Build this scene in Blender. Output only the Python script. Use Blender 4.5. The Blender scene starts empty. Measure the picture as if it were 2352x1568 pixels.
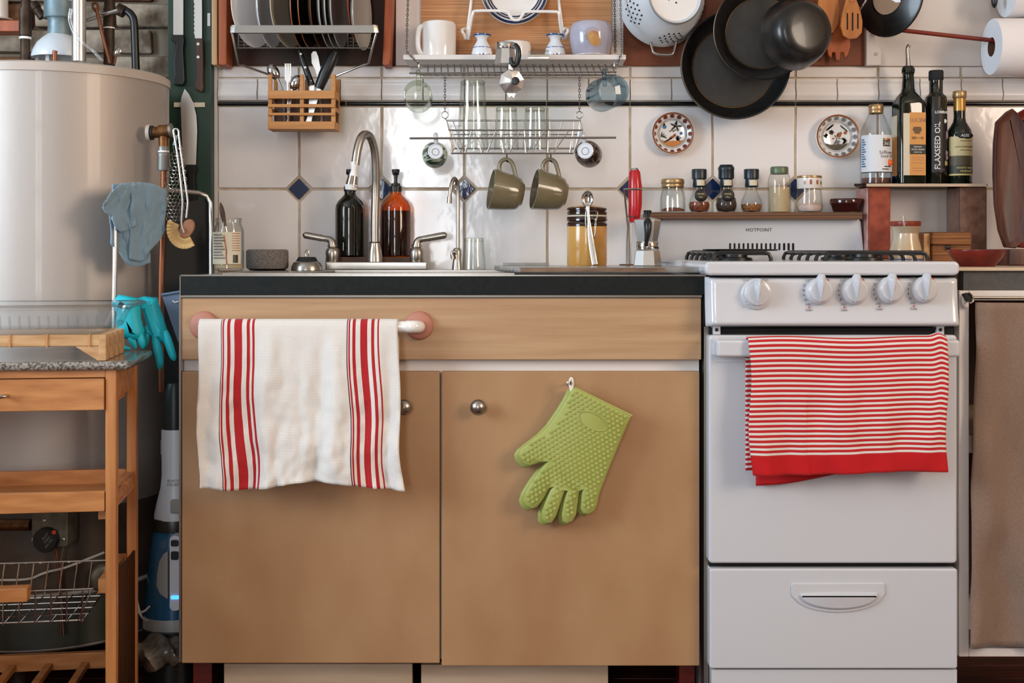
import bpy, bmesh, math, random
from mathutils import Vector, Matrix, Euler, noise
random.seed(7)
SC = bpy.context.scene
COL = SC.collection
PI = math.pi
# ---------------------------------------------------------------- camera, light, exposure
F, D0, ZC, HX, HY = 2812.0, 3.09, 0.957, 1176.0, 575.0     # focal length (px), camera distance to the tiled wall, eye height
cam_d = bpy.data.cameras.new('camera'); cam = bpy.data.objects.new('camera', cam_d); COL.objects.link(cam)
cam.location = (0, -D0, ZC); cam.rotation_euler = (PI/2, 0, 0)
cam_d.sensor_width = 36; cam_d.lens = F/2352*36; cam_d.shift_y = -(784-HY)/2352; cam_d.clip_start = 0.05
SC.camera = cam
SC.view_settings.view_transform = 'Standard'; SC.view_settings.look = 'None'
SC.view_settings.gamma = 1; SC.view_settings.use_curve_mapping = False
SC.view_settings.exposure = -0.32
wd = bpy.data.worlds.new('world'); SC.world = wd; wd.use_nodes = True
wd.node_tree.nodes['Background'].inputs[0].default_value = (0.75, 0.82, 1, 1)
wd.node_tree.nodes['Background'].inputs[1].default_value = 0.25
def area(name, loc, aim, sx, sy, power, col):
    l = bpy.data.lights.new(name, 'AREA'); l.shape = 'RECTANGLE'; l.size = sx; l.size_y = sy; l.energy = power; l.color = col
    o = bpy.data.objects.new(name, l); COL.objects.link(o); o.location = loc
    o.rotation_euler = (Vector(aim)-Vector(loc)).to_track_quat('-Z', 'Y').to_euler(); return o
area('daylight_side_window', (-2.52, -2.1, 1.62), (0, -2.1, 1.62), 1.3, 1.3, 112, (0.70, 0.85, 1.0))
area('daylight_glass_door', (-0.60, -5.19, 1.45), (-0.60, 0, 1.45), 0.5, 1.7, 58, (0.90, 0.95, 1.0))
area('daylight_warm_window', (2.52, -2.7, 1.85), (0, -2.5, 1.5), 1.1, 1.1, 74, (1.0, 0.82, 0.65))

# ---------------------------------------------------------------- helpers
def cr(x, y, z=0.0): return noise.noise(Vector((x, y, z)))+0.5*noise.noise(Vector((x*2.1, y*2.1, z+7)))   # crumple
def X(px, y): return (px-HX)*(y+D0)/F
def Z(py, y): return ZC-(py-HY)*(y+D0)/F
def S(p, y): return p*(y+D0)/F
def W(px, py, y): return Vector((X(px, y), y, Z(py, y)))
def lin(c):
    r = []
    for v in c:
        v = v/255
        r.append(v/12.92 if v <= 0.04045 else ((v+0.055)/1.055)**2.4)
    return (r[0], r[1], r[2], 1)
MATS = {}
def newmat(name):
    m = bpy.data.materials.new(name); m.use_nodes = True; MATS[name] = m
    nt = m.node_tree; return m, nt, nt.nodes, nt.links, nt.nodes['Principled BSDF']
def mat(name, rgb, rough=0.5, metal=0.0, rgb2=None, scale=(8, 8, 8), bump=0.0, bscale=None, coat=0.0, detail=4, lo=0.35, hi=0.65, spec=0.5, sheen=0.0, bdist=0.002):
    m, nt, N, L, p = newmat(name)
    p.inputs['Base Color'].default_value = lin(rgb); p.inputs['Roughness'].default_value = rough
    p.inputs['Metallic'].default_value = metal; p.inputs['Coat Weight'].default_value = coat; p.inputs['Coat Roughness'].default_value = 0.06
    p.inputs['Specular IOR Level'].default_value = spec; p.inputs['Sheen Weight'].default_value = sheen
    if rgb2 or bump:
        tc = N.new('ShaderNodeTexCoord')
    if rgb2:
        mp = N.new('ShaderNodeMapping'); mp.inputs['Scale'].default_value = scale
        no = N.new('ShaderNodeTexNoise'); no.inputs['Scale'].default_value = 1; no.inputs['Detail'].default_value = detail
        cr = N.new('ShaderNodeValToRGB'); e = cr.color_ramp.elements
        e[0].position = lo; e[0].color = lin(rgb); e[1].position = hi; e[1].color = lin(rgb2)
        L.new(tc.outputs['Object'], mp.inputs[0]); L.new(mp.outputs[0], no.inputs['Vector']); L.new(no.outputs[0], cr.inputs[0])
        L.new(cr.outputs[0], p.inputs['Base Color'])
    if bump:
        mp2 = N.new('ShaderNodeMapping'); mp2.inputs['Scale'].default_value = bscale or scale
        n2 = N.new('ShaderNodeTexNoise'); n2.inputs['Scale'].default_value = 1; n2.inputs['Detail'].default_value = 3
        b = N.new('ShaderNodeBump'); b.inputs['Strength'].default_value = bump; b.inputs['Distance'].default_value = bdist
        L.new(tc.outputs['Object'], mp2.inputs[0]); L.new(mp2.outputs[0], n2.inputs['Vector']); L.new(n2.outputs[0], b.inputs['Height']); L.new(b.outputs[0], p.inputs['Normal'])
    return m
def glass(name, tint, edge, gl=0.55, base=0.05, rough=0.03):
    """thin clear glass: tinted transparency, darker where seen edge-on, Fresnel-like gloss"""
    m, nt, N, L, p = newmat(name)
    out = N['Material Output']; lw = N.new('ShaderNodeLayerWeight'); lw.inputs['Blend'].default_value = 0.35
    cr = N.new('ShaderNodeValToRGB'); e = cr.color_ramp.elements
    e[0].position = 0.25; e[0].color = lin(tint); e[1].position = 0.95; e[1].color = lin(edge)
    tr = N.new('ShaderNodeBsdfTransparent'); g = N.new('ShaderNodeBsdfGlossy'); g.inputs['Roughness'].default_value = rough
    mx = N.new('ShaderNodeMixShader'); ma = N.new('ShaderNodeMath'); ma.operation = 'POWER'; ma.inputs[1].default_value = 2.5
    mb = N.new('ShaderNodeMath'); mb.operation = 'MULTIPLY_ADD'; mb.inputs[1].default_value = gl; mb.inputs[2].default_value = base
    L.new(lw.outputs['Facing'], cr.inputs[0]); L.new(cr.outputs[0], tr.inputs[0]); L.new(lw.outputs['Facing'], ma.inputs[0]); L.new(ma.outputs[0], mb.inputs[0])
    L.new(mb.outputs[0], mx.inputs[0]); L.new(tr.outputs[0], mx.inputs[1]); L.new(g.outputs[0], mx.inputs[2]); L.new(mx.outputs[0], out.inputs[0])
    return m
def stripes(name, axis, stops, rough=0.85, wave=0, base=None, bump=0.25, bsc=330):
    """cloth whose colour bands follow its own UV; stops = [(pos, rgb)...] constant ramp(s)"""
    m, nt, N, L, p = newmat(name)
    tc = N.new('ShaderNodeTexCoord'); sp = N.new('ShaderNodeSeparateXYZ'); L.new(tc.outputs['UV'], sp.inputs[0])
    p.inputs['Roughness'].default_value = rough; p.inputs['Sheen Weight'].default_value = 0.15; p.inputs['Specular IOR Level'].default_value = 0.15
    src = sp.outputs[axis]
    def ramp(st):
        cr = N.new('ShaderNodeValToRGB'); cr.color_ramp.interpolation = 'CONSTANT'; e = cr.color_ramp.elements
        e[0].position = st[0][0]; e[0].color = lin(st[0][1])
        e[1].position = st[1][0]; e[1].color = lin(st[1][1])
        for q, c in st[2:]:
            n = e.new(q); n.color = lin(c)
        return cr
    if wave:                                                   # repeating bands, then a plain hem
        mu = N.new('ShaderNodeMath'); mu.operation = 'MULTIPLY'; mu.inputs[1].default_value = wave; L.new(src, mu.inputs[0])
        fr = N.new('ShaderNodeMath'); fr.operation = 'FRACT'; L.new(mu.outputs[0], fr.inputs[0])
        cr = ramp(stops); L.new(fr.outputs[0], cr.inputs[0])
        gt = N.new('ShaderNodeMath'); gt.operation = 'GREATER_THAN'; gt.inputs[1].default_value = base[0]; L.new(src, gt.inputs[0])
        mx = N.new('ShaderNodeMixRGB'); L.new(gt.outputs[0], mx.inputs[0]); L.new(cr.outputs[0], mx.inputs[1]); mx.inputs[2].default_value = lin(base[1])
        L.new(mx.outputs[0], p.inputs['Base Color'])
    else:
        k = len(stops)//2
        a, b = stops[:k], stops[k:]
        ca, cb = ramp(a), ramp(b); L.new(src, ca.inputs[0]); L.new(src, cb.inputs[0])
        gt = N.new('ShaderNodeMath'); gt.operation = 'GREATER_THAN'; gt.inputs[1].default_value = b[0][0]; L.new(src, gt.inputs[0])
        mx = N.new('ShaderNodeMixRGB'); L.new(gt.outputs[0], mx.inputs[0]); L.new(ca.outputs[0], mx.inputs[1]); L.new(cb.outputs[0], mx.inputs[2])
        L.new(mx.outputs[0], p.inputs['Base Color'])
    if bump:
        ck = N.new('ShaderNodeTexChecker'); ck.inputs['Scale'].default_value = bsc; L.new(tc.outputs['Object'], ck.inputs['Vector'])
        b = N.new('ShaderNodeBump'); b.inputs['Strength'].default_value = bump; b.inputs['Distance'].default_value = 0.0025
        L.new(ck.outputs['Fac'], b.inputs['Height']); L.new(b.outputs[0], p.inputs['Normal'])
    return m

def catmull(pts, k=6, closed=False):
    pts = [Vector(p) for p in pts]; n = len(pts); out = []
    if n < 3: return pts
    rng = range(n) if closed else range(n-1)
    for i in rng:
        if closed: a, b, c, d = pts[i-1], pts[i], pts[(i+1) % n], pts[(i+2) % n]
        else:
            b, c = pts[i], pts[i+1]; a = pts[i-1] if i else b*2-c; d = pts[i+2] if i+2 < n else c*2-b
        for j in range(k):
            t = j/k
            out.append(0.5*((2*b)+(c-a)*t+(2*a-5*b+4*c-d)*t*t+(3*b-a-3*c+d)*t**3))
    if not closed: out.append(pts[-1])
    return out
class B:
    def __init__(s): s.v = []; s.f = []; s.uv = None
    def add(s, vs, fs):
        o = len(s.v); s.v += [tuple(v) for v in vs]; s.f += [tuple(i+o for i in f) for f in fs]; return s
    def box(s, x0, x1, y0, y1, z0, z1):
        return s.add([(x, y, z) for x in (x0, x1) for y in (y0, y1) for z in (z0, z1)],
                     [(0, 1, 3, 2), (4, 6, 7, 5), (0, 4, 5, 1), (2, 3, 7, 6), (0, 2, 6, 4), (1, 5, 7, 3)])
    def pbox(s, a, b, t, u, y0, y1):                          # a box whose near face spans those photo columns / rows at depth y0
        return s.box(X(a, y0), X(b, y0), y0, y1, Z(u, y0), Z(t, y0))
    def lathe(s, prof, m=None, n=32):
        """prof = [(r, h)...] round local z; r 0 closes"""
        vs = []; rings = []
        for r, h in prof:
            if r <= 1e-7: rings.append([len(vs)]); vs.append(Vector((0, 0, h)))
            else:
                rings.append(list(range(len(vs), len(vs)+n)))
                vs += [Vector((r*math.cos(2*PI*i/n), r*math.sin(2*PI*i/n), h)) for i in range(n)]
        fs = []
        for a, b in zip(rings, rings[1:]):
            for i in range(n):
                j = (i+1) % n
                if len(a) == 1 and len(b) == 1: continue
                if len(a) == 1: fs.append((a[0], b[j], b[i]))
                elif len(b) == 1: fs.append((a[i], a[j], b[0]))
                else: fs.append((a[i], a[j], b[j], b[i]))
        if m: vs = [m @ v for v in vs]
        return s.add(vs, fs)
    def lp(s, cx, y, prof, n=32):                             # upright turned shape, profile in photo pixels at depth y
        c = X(cx, y); return s.lathe([(S(r, y), Z(py, y)) for r, py in prof], Matrix.Translation((c, y, 0)), n)
    def ld(s, cx, cy, y, prof, n=40, rx=0, rz=0):             # turned shape facing the camera: (radius px, metres towards camera)
        m = Matrix.Translation(W(cx, cy, y)) @ Euler((rx, 0, rz)).to_matrix().to_4x4() @ Matrix.Rotation(PI/2, 4, 'X')
        return s.lathe([(S(r, y), h) for r, h in prof], m, n)
    def cyl(s, a, b, r, r2=None, n=16, cap=True):
        a, b = Vector(a), Vector(b); r2 = r if r2 is None else r2; d = b-a; q = d.to_track_quat('Z', 'Y').to_matrix().to_4x4()
        pr = [(r, 0), (r2, d.length)]
        if cap: pr = [(0, 0)]+pr+[(0, d.length)]
        return s.lathe(pr, Matrix.Translation(a) @ q, n)
    def tube(s, pts, r, n=8, closed=False, k=0, rs=None, flat=1.0):
        pts = catmull(pts, k, closed) if k else [Vector(p) for p in pts]
        N = len(pts); vs = []; up = None
        for i, p in enumerate(pts):
            if closed: t = pts[(i+1) % N]-pts[i-1]
            else: t = pts[min(i+1, N-1)]-pts[max(i-1, 0)]
            t = t.normalized() if t.length > 1e-9 else Vector((0, 0, 1))
            if up is None: up = Vector((0, 1, 0)) if abs(t.y) < 0.9 else Vector((1, 0, 0))
            u = (up-t*up.dot(t)); u = u.normalized() if u.length > 1e-6 else t.orthogonal().normalized(); up = u; w = t.cross(u)
            if rs: 
                q = i/(N-1)*(len(rs)-1); j = min(int(q), len(rs)-2); rr = rs[j]+(rs[j+1]-rs[j])*(q-j)
            else: rr = r
            vs += [p+(u*math.cos(2*PI*j/n)*flat+w*math.sin(2*PI*j/n))*rr for j in range(n)]
        fs = []
        for i in range(N if closed else N-1):
            a, b = i*n, ((i+1) % N)*n
            for j in range(n): fs.append((a+j, a+(j+1) % n, b+(j+1) % n, b+j))
        if not closed: fs += [tuple(range(n))[::-1], tuple(range((N-1)*n, N*n))]
        return s.add(vs, fs)
    def ptube(s, pts, y, rpx, n=8, k=0, closed=False, rs=None):  # pts = (px, py[, y])
        return s.tube([W(p[0], p[1], p[2] if len(p) > 2 else y) for p in pts], S(rpx, y), n, closed, k, [S(q, y) for q in rs] if rs else None)
    def prism(s, poly, y0, y1):                               # poly (x, z), front y0
        n = len(poly)
        return s.add([(x, y0, z) for x, z in poly]+[(x, y1, z) for x, z in poly],
                     [tuple(range(n)), tuple(range(2*n-1, n-1, -1))]+[(i, i+n, (i+1) % n+n, (i+1) % n) for i in range(n)])
    def pprism(s, poly, y0, y1): return s.prism([(X(a, y0), Z(b, y0)) for a, b in poly], y0, y1)
    def grid(s, nu, nv, fn, uv=True):
        o = len(s.v); vs = []; fs = []
        if s.uv is None: s.uv = []
        for j in range(nv+1):
            for i in range(nu+1):
                vs.append(fn(i/nu, j/nv)); s.uv.append((i/nu, j/nv))
        for j in range(nv):
            for i in range(nu):
                a = j*(nu+1)+i; fs.append((a, a+1, a+nu+2, a+nu+1))
        return s.add(vs, fs)
    def ell(s, c, rx, ry, rz, n=16, m=10):
        return s.lathe([(math.sin(PI*i/m), -math.cos(PI*i/m)) if 0 < i < m else (0, -1 if i == 0 else 1) for i in range(m+1)],
                       Matrix.Translation(c) @ Matrix.Diagonal((rx, ry, rz, 1)), n)
    def xf(s, m): s.v = [tuple(m @ Vector(v)) for v in s.v]; return s
    def map(s, fn): s.v = [tuple(fn(Vector(v))) for v in s.v]; return s

def build(name, b, m, parent=None, smooth=40, bev=0, seg=2, label=None, thick=0, kind=None, sub=0):
    v = b.v
    lo = Vector([min(p[i] for p in v) for i in range(3)]); hi = Vector([max(p[i] for p in v) for i in range(3)]); c = (lo+hi)/2
    me = bpy.data.meshes.new(name); me.from_pydata([Vector(p)-c for p in v], [], b.f); me.update()
    if b.uv and len(b.uv) == len(v):
        ul = me.uv_layers.new(name='UVMap')
        for lp in me.loops: ul.data[lp.index].uv = b.uv[lp.vertex_index]
    bm = bmesh.new(); bm.from_mesh(me)
    bmesh.ops.recalc_face_normals(bm, faces=bm.faces)
    if bev:
        ed = [e for e in bm.edges if len(e.link_faces) == 2 and e.calc_face_angle(0) > 0.5]
        bmesh.ops.bevel(bm, geom=ed, offset=bev, segments=seg, profile=0.5, affect='EDGES', clamp_overlap=True)
    bm.to_mesh(me); bm.free()
    if smooth:
        me.polygons.foreach_set('use_smooth', [True]*len(me.polygons)); me.set_sharp_from_angle(angle=math.radians(smooth))
    if m: me.materials.append(MATS[m] if isinstance(m, str) else m)
    o = bpy.data.objects.new(name, me); COL.objects.link(o)
    o.location = c
    if parent is not None:
        o.parent = parent; o.location = c-wloc(parent)
    if bev and smooth:
        md = o.modifiers.new('weighted_normals', 'WEIGHTED_NORMAL'); md.weight = 90; md.keep_sharp = True
    if thick:
        md = o.modifiers.new('thickness', 'SOLIDIFY'); md.thickness = thick; md.offset = 0
    if sub:
        md = o.modifiers.new('smooth', 'SUBSURF'); md.levels = sub; md.render_levels = sub
    if label: o['label'] = label
    if kind: o['kind'] = kind
    return o
def wloc(o):
    l = Vector(o.location)
    while o.parent: o = o.parent; l += Vector(o.location)
    return l
def tag(o, label, cat, group=None):
    o['label'] = label; o['category'] = cat
    if group: o['group'] = group
    return o
def thing(name, label, cat, loc, group=None):
    o = bpy.data.objects.new(name, None); COL.objects.link(o); o.location = loc; o.empty_display_size = 0.05
    return tag(o, label, cat, group)
def struct(o): o['kind'] = 'structure'; return o
def share(o, name, parent, loc):                              # another piece with the same mesh
    c = o.copy(); c.name = name; COL.objects.link(c); c.parent = parent; c.location = Vector(loc)-(wloc(parent) if parent else Vector((0, 0, 0))); return c
TEXTS = {}
def textmesh(body, size, align='CENTER', ext=0.0002, bold=0.0, sx=1.0, shear=0.0, space=1.0):
    cu = bpy.data.curves.new('lettering', 'FONT'); cu.body = body; cu.size = size; cu.align_x = align; cu.align_y = 'CENTER'
    cu.extrude = ext; cu.resolution_u = 2; cu.offset = bold; cu.shear = shear; cu.space_character = space
    o = bpy.data.objects.new('lettering', cu); me = o.to_mesh()
    b = B(); b.add([(v.co.x*sx, v.co.y, v.co.z) for v in me.vertices], [tuple(p.vertices) for p in me.polygons])
    o.to_mesh_clear(); bpy.data.objects.remove(o); bpy.data.curves.remove(cu); return b
def flat_text(body, size, m, parent, px, py, y, name='lettering', rot=0, **k):   # lettering lying on a surface that faces the camera
    c = W(px, py, y); b = textmesh(body, size, **k); R = Matrix.Rotation(rot, 3, 'Z')
    def f(v):
        v = R @ v; return c+Vector((v.x, -v.z, v.y))
    return build(name, b.map(f), m, parent, smooth=0)
def round_text(body, size, m, parent, cx, py, y, rpx, ang=0, name='lettering', rot=0, up=0, **k):  # lettering wrapped round an upright bottle
    b = textmesh(body, size, **k); c = Vector((X(cx, y), y, Z(py, y))); r = S(rpx, y); R = Matrix.Rotation(rot, 3, 'Z')
    def f(v):
        v = R @ v; a = ang+v.x/r; q = r+0.0004+v.z; return c+Vector((math.sin(a)*q, -math.cos(a)*q, v.y+up))
    return build(name, b.map(f), m, parent, smooth=0)
def band(cx, y, rpx, py0, py1, a0, a1, n=14, off=0.0003, m=4):      # a label patch wrapped round an upright bottle
    b = B(); c = X(cx, y); r = S(rpx, y)+off
    def f(u, v):
        a = a0+(a1-a0)*u; return (c+math.sin(a)*r, y-math.cos(a)*r, Z(py0+(py1-py0)*v, y))
    return b.grid(n, m, f)
# ---------------------------------------------------------------- materials
mat('tile_white', (238, 232, 229), 0.12, coat=0.25, bump=0.6, bscale=(15, 15, 15), bdist=0.0022)
mat('tile_trim', (236, 230, 226), 0.32, coat=0.1)
mat('tile_blue', (22, 44, 84), 0.06, coat=0.5, bump=0.3, bscale=(60, 60, 60))
mat('tile_black', (14, 15, 20), 0.10)
mat('grout', (212, 196, 176), 0.9, rgb2=(184, 164, 140), scale=(30, 30, 30))
mat('plaster', (226, 218, 212), 0.75, bump=0.1, bscale=(120, 120, 120))
mat('room_wall', (205, 196, 186), 0.85)
mat('room_wall_warm', (204, 164, 130), 0.85)
mat('tank_dark', (84, 68, 54), 0.5, rgb2=(62, 50, 40), scale=(10, 10, 10))
mat('ceiling_paint', (225, 222, 216), 0.9)
mat('panel_dark', (44, 36, 27), 0.75, rgb2=(70, 34, 20), scale=(6, 6, 6))
mat('panel_brown', (132, 70, 38), 0.62, rgb2=(112, 56, 30), scale=(5, 5, 5), bump=0.1, bscale=(200, 200, 200))
mat('white_paint', (222, 214, 208), 0.5, bump=0.12, bscale=(60, 60, 60))
mat('green_board', (20, 50, 36), 0.45, rgb2=(28, 62, 44), scale=(8, 8, 8))
mat('brick', (168, 156, 138), 0.9, rgb2=(84, 70, 56), scale=(16, 16, 16), bump=0.7, bscale=(50, 50, 50), bdist=0.006)
mat('brick_bare', (130, 84, 48), 0.9, rgb2=(70, 46, 30), scale=(16, 16, 16), bump=0.7, bscale=(50, 50, 50), bdist=0.006)
mat('mortar', (120, 108, 92), 0.95, bump=0.6, bscale=(60, 60, 60))
mat('floor_wood', (88, 28, 24), 0.4, rgb2=(48, 16, 14), scale=(3, 40, 3))
mat('cabinet_wood', (178, 139, 99), 0.55, rgb2=(164, 122, 82), scale=(5, 5, 3), bump=0.08, bscale=(200, 200, 200))
mat('drawer_wood', (188, 151, 112), 0.5, rgb2=(172, 133, 95), scale=(3, 20, 60), bump=0.08, bscale=(20, 200, 300))
mat('edge_black', (20, 25, 24), 0.6, rgb2=(28, 30, 28), scale=(90, 90, 90), spec=0.2)
mat('steel', (168, 162, 154), 0.28, 1.0)
mat('steel_dull', (140, 134, 126), 0.42, 1.0)
mat('chrome', (205, 203, 200), 0.10, 1.0)
mat('nickel', (176, 168, 158), 0.30, 1.0)
mat('alu', (214, 212, 208), 0.32, 1.0)
mat('wire', (164, 158, 152), 0.35, 1.0)
mat('iron', (72, 58, 46), 0.55, 0.6, rgb2=(50, 34, 24), scale=(40, 40, 40))
mat('galvanised', (128, 146, 152), 0.5, 0.5, rgb2=(110, 128, 134), scale=(40, 40, 40))
mat('copper', (132, 86, 64), 0.45, 1.0)
mat('zinc', (128, 126, 120), 0.45, 0.7)
mat('brass_old', (122, 82, 46), 0.45, 0.8, rgb2=(86, 54, 30), scale=(60, 60, 60))
mat('black_plastic', (18, 19, 20), 0.35)
mat('black_rubber', (14, 15, 16), 0.7)
mat('black_gap', (8, 8, 8), 0.8)
mat('dark_teal', (12, 34, 36), 0.4)
mat('tank', (178, 168, 160), 0.52, 0.5, bump=0.14, bscale=(45, 45, 20), coat=0.15)
mat('tank_lid', (186, 172, 160), 0.4)
mat('white_enamel', (206, 210, 214), 0.32, coat=0.1)
mat('white_appliance', (206, 207, 211), 0.20, coat=0.35, bump=0.03, bscale=(150, 150, 150))
mat('white_ceramic', (232, 226, 220), 0.12, coat=0.3)
mat('blue_white_ceramic', (222, 226, 232), 0.12, coat=0.3)
mat('ceramic_blue', (34, 84, 140), 0.15, coat=0.3)
mat('navy_print', (16, 30, 66), 0.2)
mat('lavender_ceramic', (176, 174, 190), 0.15, coat=0.3)
mat('olive_ceramic', (126, 116, 90), 0.16, coat=0.35, rgb2=(116, 104, 78), scale=(12, 12, 12))
mat('cup_green', (30, 62, 40), 0.2, rgb2=(196, 206, 180), scale=(26, 26, 120), lo=0.46, hi=0.54)
mat('cup_brown', (38, 20, 14), 0.2, rgb2=(170, 120, 70), scale=(150, 150, 150), lo=0.55, hi=0.66)
mat('amber_glass_dark', (20, 12, 6), 0.06, coat=0.5)
mat('olive_glass_dark', (18, 18, 10), 0.06, coat=0.5)
mat('green_glass_dark', (10, 22, 12), 0.05, coat=0.5)
mat('brown_print', (112, 44, 26), 0.3)
mat('rust_print', (160, 84, 34), 0.3)
mat('grey_print', (120, 118, 116), 0.4)
mat('dark_print', (44, 42, 36), 0.4)
mat('orange_print', (224, 92, 30), 0.5)
mat('red_print', (196, 60, 34), 0.5)
mat('black_print', (24, 22, 22), 0.5)
mat('white_print', (226, 224, 218), 0.5)
mat('yellow_print', (206, 190, 120), 0.5)
mat('pink_print', (140, 112, 126), 0.5)
mat('green_print', (70, 120, 60), 0.5)
mat('blue_print', (60, 110, 160), 0.5)
mat('label_white', (222, 224, 228), 0.55)
mat('label_cream', (214, 204, 180), 0.55)
mat('label_orange', (212, 148, 74), 0.55)
mat('label_black', (26, 22, 24), 0.5)
mat('label_vinegar', (206, 190, 140), 0.5)
mat('label_hill', (86, 76, 56), 0.5)
mat('label_green', (50, 52, 36), 0.5)
mat('wood_bamboo', (206, 164, 116), 0.5, rgb2=(176, 128, 80), scale=(4, 60, 60))
mat('wood_cart', (194, 130, 72), 0.42, rgb2=(166, 102, 50), scale=(5, 60, 60), coat=0.1)
mat('wood_cart_up', (194, 130, 72), 0.42, rgb2=(166, 102, 50), scale=(60, 60, 4), coat=0.1)
mat('wood_holder', (200, 142, 80), 0.55, rgb2=(182, 122, 64), scale=(10, 60, 60))
mat('wood_orange', (176, 88, 40), 0.5, rgb2=(150, 68, 28), scale=(60, 60, 5))
mat('wood_tan', (200, 160, 112), 0.5, rgb2=(182, 136, 90), scale=(60, 60, 5))
mat('wood_ply', (120, 78, 46), 0.55, rgb2=(54, 30, 16), scale=(2, 8, 420), detail=1)
mat('wood_dark', (104, 64, 52), 0.45, rgb2=(58, 32, 28), scale=(50, 50, 4))
mat('wood_light', (210, 160, 100), 0.5, rgb2=(190, 134, 76), scale=(50, 50, 5))
mat('wood_utensil', (206, 134, 62), 0.5, rgb2=(180, 104, 44), scale=(40, 40, 4))
mat('wood_utensil_red', (190, 98, 36), 0.5, rgb2=(164, 76, 24), scale=(40, 40, 4))
mat('wood_red', (132, 44, 26), 0.4, rgb2=(104, 30, 20), scale=(4, 40, 40))
mat('wood_handle', (92, 56, 34), 0.5, rgb2=(66, 38, 22), scale=(50, 50, 5))
mat('wood_toe', (206, 184, 158), 0.6, rgb2=(186, 160, 132), scale=(4, 40, 30))
mat('granite', (150, 142, 130), 0.16, rgb2=(78, 70, 62), scale=(190, 190, 190), lo=0.42, hi=0.60, coat=0.4)
mat('terracotta', (180, 120, 100), 0.6)
mat('terracotta_red', (150, 66, 42), 0.3, rgb2=(120, 46, 30), scale=(20, 20, 20))
mat('brick_red', (158, 72, 46), 0.7, rgb2=(130, 52, 34), scale=(40, 40, 40), bump=0.4, bscale=(120, 120, 120))
mat('brick_pale', (176, 116, 104), 0.6, rgb2=(200, 170, 164), scale=(25, 25, 25))
mat('brick_glazed', (132, 94, 74), 0.35, rgb2=(104, 70, 56), scale=(40, 40, 40), bump=0.4, bscale=(110, 110, 110))
mat('bowl_dark', (58, 20, 16), 0.12, coat=0.4)
mat('bowl_red', (134, 34, 22), 0.2, rgb2=(90, 18, 14), scale=(10, 10, 10), coat=0.3)
mat('porcelain', (240, 236, 230), 0.12, coat=0.4)
mat('pan_black', (20, 20, 20), 0.30, rgb2=(30, 28, 26), scale=(60, 60, 60), coat=0.15)
mat('pan_inside', (38, 34, 28), 0.5, rgb2=(48, 41, 33), scale=(40, 40, 40))
mat('pan_edge', (96, 74, 52), 0.4, 0.7)
mat('red_plastic', (180, 16, 28), 0.28, coat=0.2)
mat('glove_green', (162, 168, 84), 0.45, sheen=0.1)
mat('glove_teal', (20, 184, 200), 0.5, bump=0.05, bscale=(40, 40, 40))
mat('cloth_blue', (122, 148, 164), 0.95, bump=0.5, bscale=(260, 260, 260), sheen=0.4)
mat('cloth_brown', (138, 114, 98), 0.95, rgb2=(128, 104, 88), scale=(300, 300, 300), bump=0.3, bscale=(400, 400, 400), sheen=0.2)
mat('speaker_cloth', (132, 124, 118), 0.95, rgb2=(84, 78, 72), scale=(420, 420, 420), bump=0.4, bscale=(420, 420, 420))
mat('paper', (236, 228, 224), 0.95, bump=0.25, bscale=(90, 90, 90))
mat('paper_end', (226, 232, 238), 0.95, bump=0.2, bscale=(200, 200, 200))
mat('cardboard', (96, 66, 46), 0.9)
mat('stoneware_tan', (214, 170, 98), 0.2, rgb2=(200, 140, 66), scale=(14, 14, 2), coat=0.3)
mat('stoneware_brown', (48, 24, 14), 0.12, coat=0.4)
mat('pitcher_cream', (206, 190, 168), 0.2, rgb2=(190, 164, 130), scale=(8, 8, 8), coat=0.3)
mat('pitcher_blue', (60, 90, 140), 0.3)
mat('mat_weave', (150, 96, 52), 0.8, rgb2=(96, 56, 30), scale=(8, 8, 260), bump=0.5, bscale=(60, 60, 500))
mat('bamboo_mat', (210, 154, 104), 0.6, rgb2=(176, 120, 76), scale=(3, 3, 700), bump=0.5, bscale=(3, 3, 700), lo=0.38, hi=0.62, detail=1)
mat('spice_red', (150, 76, 40), 0.8, rgb2=(84, 34, 20), scale=(150, 150, 150))
mat('spice_brown', (168, 110, 58), 0.8, rgb2=(110, 62, 30), scale=(220, 220, 220))
mat('spice_black', (20, 16, 14), 0.6, rgb2=(74, 52, 36), scale=(220, 220, 220))
mat('spice_tan', (192, 170, 136), 0.9)
mat('spice_pink', (226, 204, 192), 0.9, rgb2=(206, 176, 166), scale=(40, 40, 40))
mat('lid_gold', (176, 146, 104), 0.35, 0.7)
mat('lid_green', (96, 112, 86), 0.4, 0.3)
mat('cap_navy', (16, 32, 40), 0.35)
mat('foil_gold', (176, 132, 66), 0.35, 0.6)
mat('brush_fibre', (222, 190, 132), 0.9, rgb2=(186, 146, 92), scale=(120, 120, 120))
mat('brush_wood', (176, 128, 98), 0.6, rgb2=(150, 100, 74), scale=(40, 10, 40))
mat('vac_white', (206, 214, 222), 0.35)
mat('vac_blue', (14, 84, 124), 0.25, coat=0.3)
mat('vac_grey', (150, 150, 148), 0.5)
mat('dustpan_grey', (84, 100, 122), 0.45)
mat('bag_grey', (120, 108, 92), 0.25, rgb2=(60, 54, 46), scale=(18, 18, 18), bump=0.6, bscale=(30, 30, 30), bdist=0.01)
mat('bucket_grey', (74, 74, 66), 0.38, 0.4)
mat('cable_white', (206, 204, 198), 0.5)
mat('mesh_metal', (70, 56, 40), 0.5, 0.6)
mat('valve_grey', (110, 106, 92), 0.45, 0.5, rgb2=(84, 78, 64), scale=(40, 40, 40))
mat('plate_grey', (176, 172, 166), 0.2, coat=0.2)
mat('plate_cream', (196, 182, 160), 0.25, coat=0.2)
mat('soap_dark', (30, 14, 6), 0.3)
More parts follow.
